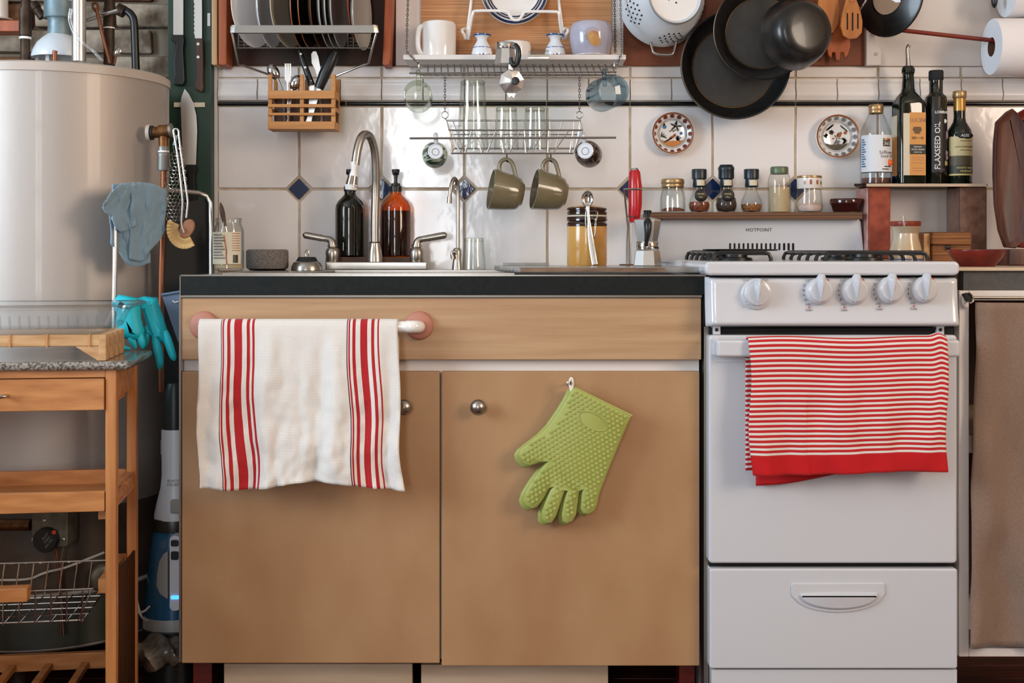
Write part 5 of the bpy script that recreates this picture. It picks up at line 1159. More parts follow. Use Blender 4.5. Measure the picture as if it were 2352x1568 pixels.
# painted wall plates
def wplate(lb, cx, cy, r, scol, kind_):
    t_ = thing('wall_plate', lb, 'plate', W(cx, cy, 0), 'painted plates on the tiles'); y = -.004
    build('plate_body', B().ld(cx, cy, y, [(0, .004), (r*.62, .004), (r*.70, .006), (r*.94, .017), (r*.99, .0175), (r, .015), (r*.66, 0), (0, 0)], 56), 'white_ceramic', t_)
    def ring(a, c, m):
        hh = lambda q: .0045 if q < .62 else (.0065+(q-.70)/.24*.011 if q > .68 else .0058)
        build('painted_ring', B().ld(cx, cy, y, [(r*a, hh(a)-.001), (r*a, hh(a)), (r*c, hh(c)), (r*c, hh(c)-.001)], 56), m, t_)
    ring(.91, .965, 'rust_print'); ring(.885, .90, 'dark_print'); ring(.665, .685, 'dark_print' if kind_ == 0 else 'grey_print'); ring(.61, .62, 'dark_print' if kind_ == 0 else 'grey_print')
    for i in range(16):
        a = 2*PI*i/16; q = r*.84; c = W(cx+q*math.cos(a), cy+q*math.sin(a), y-.0125); n = Vector((-math.cos(a)*.42, -1, math.sin(a)*.42)).normalized()
        d = build('scallop', B().lathe([(0, .0012), (S(r*.10, y), .0012), (S(r*.10, y), -.001)], Matrix.Translation(c) @ n.to_track_quat('Z', 'Y').to_matrix().to_4x4(), 14), scol, t_)
    def leaf(x, z, l, w_, rot, m):
        l *= 1.2; w_ *= 1.3
        o = [(cx+x*r+(l*r*math.cos(q)*math.cos(rot)-w_*r*math.sin(q)*math.sin(rot)), cy+z*r+(l*r*math.cos(q)*math.sin(rot)+w_*r*math.sin(q)*math.cos(rot))) for q in [2*PI*i/12 for i in range(12)]]
        build('painted_mark', B().pprism(o, y-.0049, y-.003), m, t_)
    gnd = [(cx+.6*r*math.cos(q), cy+.6*r*math.sin(q)) for q in [math.radians(28+124*i/12) for i in range(13)]]+[(cx-.25*r, cy+.36*r), (cx+.05*r, cy+.31*r), (cx+.3*r, cy+.35*r)]
    build('painted_ground', B().pprism(gnd, y-.0047, y-.003), 'label_hill' if kind_ else 'wood_utensil', t_)
    if kind_ == 0:
        leaf(0, .16, .13, .05, -.5, 'rust_print'); leaf(-.2, .30, .2, .035, -.5, 'dark_print'); leaf(.12, .05, .05, .045, 0, 'rust_print')
        for a in range(5): leaf(.33+.09*math.cos(2.4+a*.5), .3-.1*math.sin(.3+a*.55), .11, .025, -2.6+a*.5, 'dark_print'); leaf(.18+.16*math.cos(a*1.2), -.36+.13*math.sin(a*1.2), .11, .035, a*1.2, 'dark_print')
        leaf(-.36, -.32, .08, .07, 0, 'blue_print'); leaf(.42, -.02, .06, .06, 0, 'blue_print'); leaf(.14, -.36, .05, .04, 0, 'rust_print'); leaf(.16, -.48, .05, .04, 0, 'blue_print')
        for a in range(4): leaf(-.5+.05*a, .02+.05*a, .1, .02, -1.2+a*.5, 'dark_print'); leaf(-.38, -.46+.02*a, .05, .02, -2+a*.5, 'green_print'); leaf(-.1+.08*a, -.12-.05*(a % 2), .045, .02, a, 'dark_print')
    else:
        leaf(.02, .26, .13, .07, -.5, 'grey_print'); leaf(.0, .12, .02, .1, .3, 'grey_print'); leaf(.12, -.08, .08, .09, 0, 'rust_print'); leaf(.40, -.18, .06, .06, 0, 'rust_print'); leaf(-.14, .08, .04, .03, 0, 'rust_print')
        for a in range(5): leaf(-.22+.06*math.cos(a*1.26), -.2+.06*math.sin(a*1.26), .05, .035, a, 'dark_print'); leaf(.36, .14+.02*a, .13, .022, -2.7+a*.45, 'dark_print'); leaf(.22+.06*a, -.47+.05*a, .05, .022, 1, 'dark_print')
        for a in range(4): leaf(-.5+.02*a, -.05+.05*math.sin(a*2), .06, .035, a*.8, 'dark_print'); leaf(-.38+.06*a, -.34-.05*a, .09, .03, -.7, 'dark_print'); leaf(-.05+.09*a, -.02+.05*a*(-1)**a, .06, .014, 1.2+a, 'dark_print')
wplate('painted plate with a bird and brown scalloped border, left of the two', 1544, 307, 49, 'brown_print', 0); wplate('painted plate with grey scalloped border, by the oil bottles', 1921, 314, 51, 'grey_print', 1)

# ---------------------------------------------------------------- dish rack with plates, and the cutlery holder
dk = thing('dish_rack', 'steel dish rack with a broad front band at upper left', 'rack', W(700, 110, -.1))
yf = -.212
build('front_band', B().pbox(540, 858, 58, 75, yf, yf+.002), 'steel_dull', dk); 
for a, d in ((540, -1), (858, 1)): build('band_end', B().tube([W(a, 66, yf+.001), W(a+d*8, 66, yf+.006), W(a+d*10, 66, yf+.03)], S(9, yf), 4, flat=.12), 'alu', dk)
build('side_wire', B().ptube([(548, 62, yf+.02), (531, 62, yf+.02), (533, 75, yf+.02), (548, 148, -.16), (556, 150, -.15), (620, 172, -.12)], -.17, 2.8, 8), 'steel', dk)
build('side_wire', B().ptube([(855, 58, yf+.02), (866, 60, yf+.02), (866, 70, yf+.02), (846, 145, -.16), (838, 148, -.15), (768, 176, -.12)], -.17, 2.8, 8), 'steel', dk)
for p in (88, 96, 104): build('base_wire', B().tube([W(545, p, -.03), W(855, p, -.03)], .002, 6), 'steel_dull', dk)
for p in (76, 110): build('base_wire', B().tube([W(545, p, -.17), W(850, p, -.17)], .0016, 6), 'steel_dull', dk)
for i in range(24): build('base_wire', B().tube([W(548+i*13.2, 72, -.03), W(548+i*13.2, 108, -.03), W(552+i*13, 111, -.17)], .0013, 5), 'steel_dull', dk)
def rplate(lb, px, ang, m, r=.095, cy=19, tilt=0, y=-.105, dep=.012):
    r = min(r, .095)
    t_ = thing('dish_plate', lb, 'plate', W(px, 112, y), 'plates standing in the dish rack')
    M4 = Matrix.Translation(W(px, cy, y)) @ Euler((0, tilt, ang)).to_matrix().to_4x4() @ Matrix.Rotation(PI/2, 4, 'X')
    build('plate_body', B().lathe([(0, 0), (r*.62, 0), (r*.72, .003), (r, dep), (r*1.005, dep-.002), (r*.72, -.003), (0, -.004)], M4, 48), m, t_)
for i, (lb, px, an, m, r_, tl) in enumerate((('broad white plate leaning at the left end of the dish rack', 572, 1.22, 'white_ceramic', .108, .05), ('narrow bluish-white plate second in the dish rack', 612, 1.42, 'blue_white_ceramic', .115, .02), ('wide cream plate third in the dish rack', 652, 1.30, 'plate_cream', .112, -.06), ('black plate with an orange edge, first of the pair mid-rack', 682, 1.47, 'pan_black', .11, 0), ('black plate with an orange edge, second of the pair mid-rack', 699, 1.47, 'pan_black', .11, 0), ('dark plate right of the black pair in the dish rack', 726, 1.47, 'wood_handle', .11, 0), ('grey plate, leftmost of the three grey ones in the rack', 745, 1.47, 'plate_grey', .112, -.02), ('grey plate, middle of the three grey ones in the rack', 758, 1.47, 'plate_grey', .112, -.02), ('grey plate, rightmost of the three grey ones in the rack', 771, 1.47, 'plate_grey', .112, -.02))):
    rplate(lb, px, an, m, r_, tilt=tl)
    if m == 'pan_black':
        r_ = .095; M4 = Matrix.Translation(W(px, 19, -.105)) @ Euler((0, tl, an)).to_matrix().to_4x4() @ Matrix.Rotation(PI/2, 4, 'X'); par = [o for o in COL.objects if o.get('label') == lb][0]
        build('rim_edge', B().lathe([(r_, .0118), (r_*1.008, .0112), (r_*1.006, .0095)], M4, 48), 'rust_print', par)
rplate('brown wooden plate leaning at the right of the dish rack', 812, 1.5, 'wood_orange', .10, 4, -.30, -.09, .006); rplate('grey oval platter leaning furthest right in the dish rack', 824, 1.42, 'plate_grey', .085, 34, -.50, -.12, .01)
t_ = build('steel_post', B().pbox(834, 848, -60, 90, -.03, -.02), 'alu', None, bev=.002); tag(t_, 'flat pale upright strip behind the right end of the dish rack', 'strip')
for (a, c, m, lb, sl) in ((485, 499, 'wood_tan', 'tan wooden board standing edge-on at far left of the dish rack', 0), (501, 521, 'wood_orange', 'orange wooden board standing edge-on beside the tan one', 0), (881, 900, 'wood_orange', 'orange wooden board standing edge-on at right of the dish rack', 1)):
    y = -.07; b = B().pprism([(a+sl*8, -160), (c+sl*6, -160), (c, 40+100*(1-sl)), (c-sl*4, 146), (c-2-sl*4, 150), (a+2-sl*3, 150), (a-sl*3, 146)], y, -.004)
    o = build('chopping_board', b, m, None, bev=.004); tag(o, lb, 'board', 'wooden boards beside the dish rack')
ch = thing('cutlery_holder', 'wooden slatted cutlery box hanging from the dish rack', 'cutlery holder', W(692, 297, -.12)); yf, yk = -.13, -.05
def slat(a, c, t, u, y0, y1): build('slat', B().box(X(a, yf), X(c, yf), y0, y1, Z(u, yf), Z(t, yf)), 'wood_holder', ch, bev=.0015)
for a, c in ((615, 624), (688, 697), (760, 770)):
    slat(a, c, 170, 297, yf+.003, yf+.011); slat(a, c, 172, 295, yk-.008, yk)
for t, u in ((208, 227), (239, 247), (259, 265.5), (279, 297)): slat(615.5, 769.5, t, u, yf-.004, yf+.003)
for t, u in ((205, 222), (279, 295)): slat(616, 769, t, u, yk, yk+.006)
for a in (614, 765):
    for t, u in ((208, 226), (245, 255), (279, 297)): slat(a, a+6, t, u, yf+.011, yk-.008)
slat(617, 768, 291, 295, yf+.004, yk)
build('back_panel', B().box(X(618, yf), X(767, yf), yk-.012, yk-.009, Z(293, yf), Z(214, yf)), 'wood_handle', ch)
def cut(name, lb, parts):
    t_ = thing(name, lb, name.split('_')[-1], parts[0][3], 'cutlery in the wooden holder')
    for nm, b, m, _ in parts: build(nm, b, m, t_)
yk = -.095
def spn(cx, cy, rw, rh, rot, y): return B().lathe([(0, 1), (.5, .85), (.85, .5), (1, 0), (.92, 0), (.8, .4), (.45, .72), (0, .85)], Matrix.Translation(W(cx, cy, y)) @ Matrix.Rotation(rot, 4, 'Y') @ Matrix.Diagonal((S(rw, y), .008, S(rh, y), 1)) @ Matrix.Rotation(PI/2, 4, 'X'), 20)
b0 = W(640, 288, yk)
cut('steel_spoon', 'steel spoon tilted at left of the wooden cutlery box', [('bowl', spn(628, 165, 13, 20, -.55, yk), 'chrome', b0), ('neck', B().ptube([(637, 180), (648, 205), (655, 285)], yk, 3, 8), 'steel', b0)])
b = B()
for q in range(4): b.ptube([(655+q*4, 146), (655+q*4, 172)], yk-.01, 1.3, 6)
b.pprism([(653, 170), (669, 170), (668, 182), (663, 190), (659, 190), (654, 182)], yk-.0115, yk-.0095).ptube([(661, 188), (662, 285)], yk-.01, 2.4, 8)
cut('steel_fork', 'steel fork standing tines-up in the wooden cutlery box', [('tines', b, 'alu', b0)])
cut('steel_spoon', 'steel spoon standing upright beside the fork in the box', [('bowl', spn(679, 190, 13, 19, .5, yk-.012), 'chrome', b0), ('neck', B().ptube([(672, 202), (660, 285)], yk-.012, 3, 8), 'steel', b0)])
b1 = W(720, 288, yk)
rv = [('rivet', B().ld(p, q, yk-.0165, [(0, .001), (2.6, .001), (2.6, -.002)], 12), 'alu', b1) for p, q in ((691, 124), (701, 155), (713, 186))]
cut('paring_knife', 'black three-rivet knife handle standing in the cutlery box', [('handle', B().ptube([(688, 116), (694, 135), (706, 168), (716, 196)], yk-.01, 6, 10, rs=[5, 6.5, 7.5, 8]), 'black_plastic', b1), ('blade', B().pprism([(711, 196), (722, 196), (716, 284), (708, 284)], yk-.011, yk-.0095), 'alu', b1)]+rv)
cut('table_knife', 'steel table knife standing blade-up in the cutlery box', [('blade', B().pprism([(715, 124), (719, 118), (726, 118), (731, 130), (736, 158), (740, 180), (730, 180), (724, 160), (716, 145)], yk+.01, yk+.012), 'alu', b1), ('handle', B().ptube([(734, 178), (738, 285)], yk+.01, 4, 8), 'steel', b1)])
cut('vegetable_peeler', 'thick glossy black handled tool leaning right in the cutlery box', [('handle', B().ptube([(770, 118), (762, 135), (745, 172), (732, 203)], yk-.015, 12, 16, rs=[9, 13, 14, 14, 13, 11]), 'black_plastic', b1), ('blade', B().pprism([(728, 203), (738, 203), (712, 286), (700, 286)], yk-.016, yk-.014), 'alu', b1)])
# ---------------------------------------------------------------- green board with knives
yg_ = -.03
gb = thing('knife_board', 'tall dark green painted board carrying knives beside the water heater', 'board', (X(436, yg_), -.015, 0))
build('panel', B().box(X(385, yg_), X(486, yg_), yg_, .02, 0, 2.2), 'green_board', gb, bev=.002)
build('magnet_strip', B().pbox(399, 470, 235, 246, yg_-.006, yg_), 'label_cream', gb, bev=.001); build('magnet_strip', B().pbox(476, 483, 30, 60, yg_-.004, yg_), 'label_white', gb, bev=.001)
yk = -.042
def knife(lb, bl, hd, mh, rv=()):
    t_ = thing('kitchen_knife', lb, 'knife', W(hd[0][0], hd[0][1], yk), 'knives on the green board')
    build('blade', B().pprism(bl, yk-.001, yk+.001), 'alu', t_)
    h = build('handle', B().pprism(hd, yk-.008, yk+.006), mh, t_, bev=.004)
    for p, q in rv: build('rivet', B().ld(p, q, yk-.008, [(0, .001), (3.4, .0008), (3.4, -.001)], 12), 'alu', h)
knife('bread knife with a black handle hanging handle-down on the green board', [(398, -120), (421, -120), (421, 80), (398, 80)], [(390, 79), (422, 79), (423, 95), (421, 110), (424, 165), (425, 185), (420, 196), (398, 195), (396, 182), (400, 172), (398, 140), (403, 100), (392, 92)], 'black_plastic')
knife('serrated knife with a riveted brown wooden handle on the green board', [(447, -120), (462, -120), (464, 20), (464, 88), (448, 88)]+[(447-2*(i % 2), 80-i*5) for i in range(16)], [(448, 88), (466, 88), (467, 130), (466, 180), (467, 200), (464, 212), (450, 207), (446, 198), (450, 180), (449, 130)], 'wood_handle', ((455, 101), (455, 131)))
knife('broad chef knife hanging blade-up across the pale strip', [(424, 204), (434, 216), (444, 236), (451, 265), (453, 300), (450, 378), (420, 378), (417, 300), (415, 236), (417, 222)], [(420, 379), (450, 379), (451, 392), (446, 400), (450, 450), (448, 500), (430, 500), (428, 450), (430, 400), (420, 392)], 'black_rubber')

# ---------------------------------------------------------------- water heater
hc = (X(127, -.30), -.30); R_ = .25
ht = thing('water_heater', 'large pale grey cylindrical water heater behind the kitchen cart', 'water heater', (hc[0], hc[1], 0)); Mh = Matrix.Translation((hc[0], hc[1], 0))
build('tank', B().lathe([(0, .12), (R_-.004, .12), (R_, .124), (R_, 1.335), (R_-.01, 1.337)], Mh, 96), 'tank', ht)
build('lower_tank_band', B().lathe([(R_-.002, .24), (R_+.001, .242), (R_+.001, .412), (R_-.002, .414)], Mh, 96), 'tank_dark', ht)  # band round the lower tank, darker brown than the tank above
build('base_drum', B().lathe([(R_-.004, .125), (R_+.001, .127), (R_+.001, .238), (R_-.002, .239)], Mh, 96), 'bucket_grey', ht)
build('base_rim', B().lathe([(R_-.002, .234), (R_+.006, .235), (R_+.008, .239), (R_+.006, .243), (R_-.002, .244)], Mh, 96), 'plate_grey', ht)
build('lid', B().lathe([(R_-.005, 1.331), (R_+.003, 1.332), (R_+.003, 1.349), (R_-.003, 1.353), (.1, 1.352), (0, 1.352)], Mh, 96), 'tank_lid', ht)
for a in (.6, 2.6, 4.7): build('leg', B().cyl((hc[0]+.2*math.cos(a), hc[1]+.2*math.sin(a), 0), (hc[0]+.2*math.cos(a), hc[1]+.2*math.sin(a), .122), .018), 'iron', ht)
yv = -.555
gv = build('gas_valve', B().pprism(rrect(72, 156, 1160, 1256, 6), yv-.03, yv+.03), 'valve_grey', ht, bev=.003)
build('dial', B().ld(110, 1237, yv-.03, [(0, .018), (26, .018), (28, .015), (28, 0)], 36), 'black_plastic', gv)
for i, w_ in enumerate(('PILOT', 'TURN', 'ON OFF')): flat_text(w_, S(7, yv), 'grey_print', gv, 104+i*4, 1232+i*8, yv-.0485, rot=.9)
build('dial_mark', B().ld(124, 1222, yv-.048, [(0, .0006), (5, .0006), (5, -.001)], 10), 'red_print', gv)
for p in ((77, 1238), (146, 1238), (102, 1195)): build('screw', B().ld(p[0], p[1], yv-.03, [(0, .004), (4, .003), (5, 0)], 14), 'steel', gv)
build('gas_pipe', B().tube([W(-60, 1205, yv), W(70, 1205, yv)], .012, 14), 'brass_old', gv)
build('thermocouple_tube', B().ptube([(128, 1255), (133, 1300), (138, 1380), (140, 1460)], yv, 3, 8, k=4), 'copper', gv)
build('thermocouple_tube', B().ptube([(147, 1255), (140, 1290), (141, 1380), (146, 1460)], yv, 2, 8, k=4), 'steel_dull', gv)
build('access_cover', B().ld(235, 1325, -.50, [(0, .008), (24, .008), (30, .004), (32, 0), (32, -.02)], 32, rz=.5), 'valve_grey', ht)
# draft hood and flue
yd = -.30
fh = thing('draft_hood', 'white bell-shaped draft hood with grey flue pipe on the water heater', 'flue', (X(133, yd), yd, 1.352))
build('bell', B().lp(135, yd, [(60, 134), (61, 130), (57, 117), (48, 100), (36, 88), (28, 82), (26, 80), (26, 84), (34, 91), (46, 103), (55, 120), (59, 134)], 40), 'white_enamel', fh)
for a in (85, 185, 120): build('foot', B().box(X(a, yd)-.004, X(a, yd)+.004, yd-.03 if a == 120 else yd+.0, yd+.004, 1.352, Z(125, yd)), 'white_enamel', fh)
build('collar', B().lp(136, yd, [(27, 84), (25, 66), (24, 50), (28, 42), (34, 41)], 32), 'galvanised', fh)
build('flue_pipe', B().lp(135, yd, [(34, 43), (33, 41), (32, 0), (32, -300)], 32), 'galvanised', fh)
build('seam_band', B().lp(135, yd, [(33, 4), (34, 3), (34, -2), (33, -3)], 32), 'porcelain', fh)
def pipe(name, lb, pts, y, r, m, extra=(), k=0):
    t_ = thing(name, lb, 'pipe', W(pts[0][0], pts[0][1], y), None); build('tube', B().ptube(pts, y, r, 14, k=k), m, t_)
    for nm, p, rr, mm_ in extra: build(nm, B().ptube(p, y, rr, 16), mm_, t_)
    return t_
pipe('vent_pipe', 'shiny silver upright pipe in front of the draft hood', [(181, 141, -.40), (181, -200, -.40)], -.40, 16, 'alu')
pipe('water_pipe', 'brown iron water pipe with an elbow, left of the draft hood', [(58, 142), (58, 20), (60, -10), (75, -25)], -.33, 11, 'iron', [('coupling', [(58, 82), (58, 20)], 14, 'iron'), ('white_tape', [(58, 90), (58, 85)], 13.5, 'porcelain')])
pipe('elbow_pipe', 'dark iron elbow pipe slanting towards the draft hood', [(80, 15), (98, 40)], -.2, 10, 'iron', [('coupling', [(76, 8), (84, 20)], 12, 'iron')])
pipe('water_pipe', 'brown iron water pipe standing right of the silver pipe', [(250, 148, -.2), (252, -40, -.2)], -.2, 12, 'iron', [('coupling', [(251, 62), (252, 20)], 14, 'iron'), ('white_tape', [(251, 66), (251, 63)], 13, 'porcelain')])
pipe('cross_pipe', 'thin chrome pipe slanting up to the black elbow', [(198, 46), (270, 24)], -.22, 5, 'chrome')
pipe('black_pipe', 'black pipe with an elbow running down the bricks', [(276, 24), (292, 26), (304, 38), (308, 55), (310, 100), (312, 160)], -.05, 9, 'black_plastic', [('coupling', [(270, 20), (286, 28)], 14, 'iron')], k=4)
pipe('clear_hose', 'clear plastic hose curling past the silver pipe', [(163, 20), (160, 45), (170, 75), (190, 98), (212, 115), (235, 140)], -.42, 4.5, 'glass_dish', k=5)
pipe('copper_stub', 'short copper pipe stub poking up before the draft hood', [(126, 141), (126, 122), (127, 116)], -.42, 5.5, 'copper', k=3)
t_ = thing('copper_ladle', 'copper ladle leaning among the pipes above the heater', 'ladle', W(250, 142, -.24))
build('stem', B().ptube([(220, 18), (225, 35), (238, 90), (252, 145)], -.25, 4, 10, k=4), 'copper', t_); build('hook', B().ptube([(224, 30), (214, 18), (214, 8), (222, 8), (226, 18), (223, 26)], -.25, 3, 8, k=4), 'copper', t_)
t_ = thing('measuring_spoon', 'small dark metal spoon with its bowl upright above the heater rim', 'spoon', W(265, 145, -.24))
build('bowl', B().lathe([(0, .5), (.6, .4), (1, 0), (.9, 0), (.5, .3), (0, .4)], Matrix.Translation(W(269, 120, -.24)) @ Matrix.Rotation(.6, 4, 'Y') @ Matrix.Diagonal((S(8, -.24), .008, S(12, -.24), 1)) @ Matrix.Rotation(PI/2, 4, 'X'), 16), 'steel', t_); build('stem', B().ptube([(266, 128), (262, 148)], -.24, 3, 8), 'copper', t_)
ws = build('wall_shelf', B().box(-1.5, X(46, -.05), -.05, .03, Z(72, -.05), Z(46, -.05)), 'wood_orange', None, bev=.003); tag(ws, 'orange wooden shelf end above the heater at top left corner', 'shelf')
t_ = thing('shelf_crock', 'white crock with grey base on the shelf at top left corner', 'crock', W(-5, 46, -.03))
build('crock_wall', B().lp(-8, -.0, [(0, 46), (34, 46), (36, 43), (26, 42), (25, -40), (0, -40)], 28), 'white_ceramic', t_)
# relief valve on the right of the tank
yr_ = -.30
tv = thing('relief_valve', 'old brass relief valve and copper pipe on the heater side', 'valve', W(360, 300, yr_))
build('flange', B().cyl(W(338, 305, -.415), W(346, 305, -.415), S(18, yr_)), 'tank_lid', tv)
build('stub', B().cyl(W(342, 305, -.415), W(372, 303, -.415), S(13, yr_), S(12, yr_)), 'brass_old', tv); build('flange_ring', B().cyl(W(345, 305, -.415), W(352, 305, -.415), S(16, yr_)), 'black_rubber', tv)
build('tee', B().cyl(W(366, 303, -.415), W(392, 301, -.415), S(15, yr_)).cyl(W(376, 300, -.415), W(376, 340, -.415), S(11, yr_)), 'brass_old', tv)
build('washer', B().cyl(W(390, 301, -.415), W(396, 300, -.415), S(17, yr_)), 'steel_dull', tv)
build('union', B().lathe([(S(r, -.415), Z(p, -.415)) for r, p in ((0, 336), (12, 336), (13, 338), (13, 346), (11, 347), (12, 349), (14, 351), (15, 356), (14, 360), (15, 388), (14, 392), (0, 393))], Matrix.Translation((X(376, -.415), -.415, 0)), 24), 'zinc', tv)
build('joint', B().lathe([(S(r, -.415), Z(p, -.415)) for r, p in ((12.5, 352), (13, 349), (12.5, 346))], Matrix.Translation((X(376, -.415), -.415, 0)), 20), 'porcelain', tv)
build('down_pipe', B().ptube([(376, 392), (376, 420), (374, 520), (371, 620), (370, 700), (370, 900)], -.415, 7, 12, k=3), 'copper', tv)
yn = -.44
t_ = thing('mesh_scrubber', 'steel chainmail scrubber hanging from the relief valve', 'scrubber', W(400, 310, yn))
b = B()
for r in range(21):
    wq = 6+r*1.35 if r < 12 else 22-(r-12)*.4
    n = max(1, int(wq*2/7.5)); cx = 408-(r*.55 if r < 14 else 7.7-(r-14)*.8)
    for i in range(n+1):
        px = cx-wq+2*wq*i/max(n, 1)+(r % 2)*3.4; py = 338+r*8.2
        b.tube([W(px+4.2*math.cos(q), py+5*math.sin(q), yn+.003*math.sin(q*2+i)) for q in [2*PI*k/8 for k in range(8)]], .0009, 4, True)
build('chainmail', b, 'wire', t_, kind='stuff')
build('clip', B().pprism([(402, 310), (408, 312), (402, 334), (396, 334)], yn-.012, yn-.008), 'galvanised', t_, bev=.001); build('split_ring', B().ptube([(398, 298), (407, 296), (412, 304), (407, 312), (399, 308)], yn-.01, 1.5, 6, k=3, closed=True), 'wire', t_)
t_ = thing('dish_brush', 'wire-handled wooden dish brush with pale bristles hanging by the heater', 'brush', W(425, 540, yn-.02)); yb2 = yn-.03
build('wire_handle', B().ptube([(423, 534), (417, 515), (418, 490), (419, 455), (411, 380), (402, 320), (399, 300), (404, 296), (410, 300), (412, 320), (420, 380), (430, 450), (431, 470), (428, 500)], yb2-.012, 2.3, 8, k=3), 'alu', t_)
MB_ = Matrix.Translation(W(430, 525, yb2)) @ Euler((.25, .45, .25)).to_matrix().to_4x4() @ Matrix.Rotation(PI/2, 4, 'X') @ Matrix.Diagonal((.75, 1.15, 1, 1))
build('wooden_head', B().lathe([(0, .008), (S(17, yb2), .008), (S(20, yb2), .005), (S(20, yb2), -.005), (0, -.007)], MB_, 32), 'brush_wood', t_)
for i in range(13):
    a = math.radians(58+i*15.5); p0 = Vector((430-8, 524, 0)); d = Vector((-math.sin(a-1.15)*.95, math.cos(a-1.15)*.95))
    px, py = 424, 525; a2 = math.radians(200-i*11.5); dx, dy = math.cos(a2), -math.sin(a2)*-1
    q0 = (px+dx*14, py+dy*16); q1 = (px+dx*40, py+dy*46)
    build('bristle_tuft', B().ptube([(q0[0], q0[1], yb2+.002), (q1[0], q1[1], yb2+.004)], yb2, 5, 8, rs=[3.4, 4.6, 5.4]), 'brush_fibre', t_)

# ---------------------------------------------------------------- folding stool, blue cloth, gloves
ss = thing('step_stool', 'folded stool with bent silver tube frame between heater and counter', 'stool', (X(380, -.45), -.45, 0))
A0, A1 = (262, -.565), (484, -.335)
build('tube_frame', B().tube([(X(266, -.565), -.565, 0), W(262, 690, -.565), W(264, 600, -.565), W(265, 470, -.56), W(270, 442, -.55), W(285, 432, -.53), W(380, 436, -.44), W(455, 443, -.35), W(474, 450, -.337), W(483, 466, -.335), W(484, 520, -.335), (X(484, -.335), -.335, 0)], S(5.5, -.45), 12), 'alu', ss)
build('shade_panel', B().add([(X(378, -.40), -.40, .30), (X(476, -.34), -.33, .30), (X(476, -.34), -.33, Z(456, -.34)), (X(378, -.40), -.40, Z(470, -.40)), (X(378, -.40), -.39, .30), (X(476, -.34), -.32, .30), (X(476, -.34), -.32, Z(456, -.34)), (X(378, -.40), -.39, Z(470, -.40))], [(0, 1, 2, 3), (7, 6, 5, 4), (0, 4, 5, 1), (1, 5, 6, 2), (2, 6, 7, 3), (3, 7, 4, 0)]), 'black_rubber', ss)  # black sheet standing in for the shade over the green board
def bar_y(px): return -.565+(px-262)/(484-262)*.22
def fold(px0, px1, ptop, pb, dy, ph):
    def f(u, v):
        px = px0+(px1-px0)*u; yy = bar_y(px); top_ = ptop(u); bt = pb(u); t2 = v
        arc = min(1, v/.12); py = top_+(bt-top_)*(max(0, v-.06)/.94)
        return Vector(W(px+2*math.sin(v*5+ph), py, yy))+Vector((-.001*math.sin(v*4), -(dy*math.sin(arc*PI/2))-.006*math.sin(u*11+ph+v*1.5)*v-.010*cr(u*3.5+ph, v*3, ph)*min(1, v*3)-.004*cr(u*9, v*7, ph), 0))
    return B().grid(34, 40, f)
cz = thing('blue_cloth', 'grey-blue cloth draped over the silver tube frame by the heater', 'cloth', W(315, 610, -.55))
build('rear_fold', fold(258, 346, lambda u: 424-3*math.sin(u*3), lambda u: 560+52*math.sin(min(1, u*1.6)*PI*.5)-30*max(0, u-.7), .004, 1.0), 'cloth_blue', cz, thick=.003)
build('left_fold', fold(247, 318, lambda u: 470-46*min(1, u*2.2)**.6, lambda u: 490+42*min(1, u*2.0)-30*max(0, u-.55), .016, 2.2), 'cloth_blue', cz, thick=.003)
build('right_fold', fold(306, 385, lambda u: 420+8*u*u*u*3, lambda u: 600-10*abs(u-.25)*2-90*max(0, u-.35)**1.1, .014, .3), 'cloth_blue', cz, thick=.003)
def rglove(lb, y, palm, fingers, th=.02):
    t_ = thing('rubber_glove', lb, 'glove', W(palm[0][0], palm[0][1], y), 'turquoise rubber gloves')
    build('palm', puff(palm, y, th, ((.6, -.8), (.85, -.5), (1, 0), (.9, .6), (.7, .9), (.45, 1.0))), 'glove_teal', t_, smooth=70)
    for pts, rs in fingers: build('finger', B().ptube(pts, y-.006, 8, 12, k=4, rs=[rs*.8, rs, rs*1.05, rs, rs*.92, rs*.75, rs*.3]), 'glove_teal', t_)
rglove('turquoise rubber glove flopped onto the cart top, partly behind the glass dish', -.60, [(262, 690), (272, 676), (318, 684), (322, 700), (324, 730), (332, 760), (330, 778), (310, 785), (290, 778), (272, 776), (264, 755), (268, 720), (256, 696)],
       [([(278, 760), (268, 780), (272, 795), (300, 801)], 8), ([(300, 765), (304, 780), (312, 800)], 9), ([(320, 765), (326, 785), (328, 800)], 8), ([(285, 765), (276, 785), (286, 799)], 7)])
rglove('turquoise rubber glove hanging fingers-down beside the cart', -.565, [(318, 684), (330, 680), (362, 683), (366, 700), (376, 730), (388, 770), (380, 790), (358, 778), (344, 765), (334, 740), (326, 710)],
       [([(378, 760), (388, 790), (396, 815), (401, 828)], 9.5), ([(356, 765), (362, 800), (367, 830), (366, 848)], 10), ([(345, 745), (338, 758), (350, 765), (356, 766)], 8), ([(340, 760), (334, 785), (330, 800)], 8)])
t_ = thing('dustpan', 'grey-blue plastic dustpan wedged between the stool and the cabinet', 'dustpan', W(395, 770, -.52))
build('pan_plate', B().pprism([(371, 678), (412, 671), (425, 671), (425, 790), (408, 785)], -.53, -.50), 'dustpan_grey', t_, bev=.002)
build('pan_lip', B().tube([W(371, 677, -.532), W(425, 668, -.532)], .003, 8), 'dustpan_grey', t_); build('hook_mark', B().ptube([(396, 690), (402, 694), (410, 692)], -.533, 1.5, 6, k=3), 'white_print', t_)

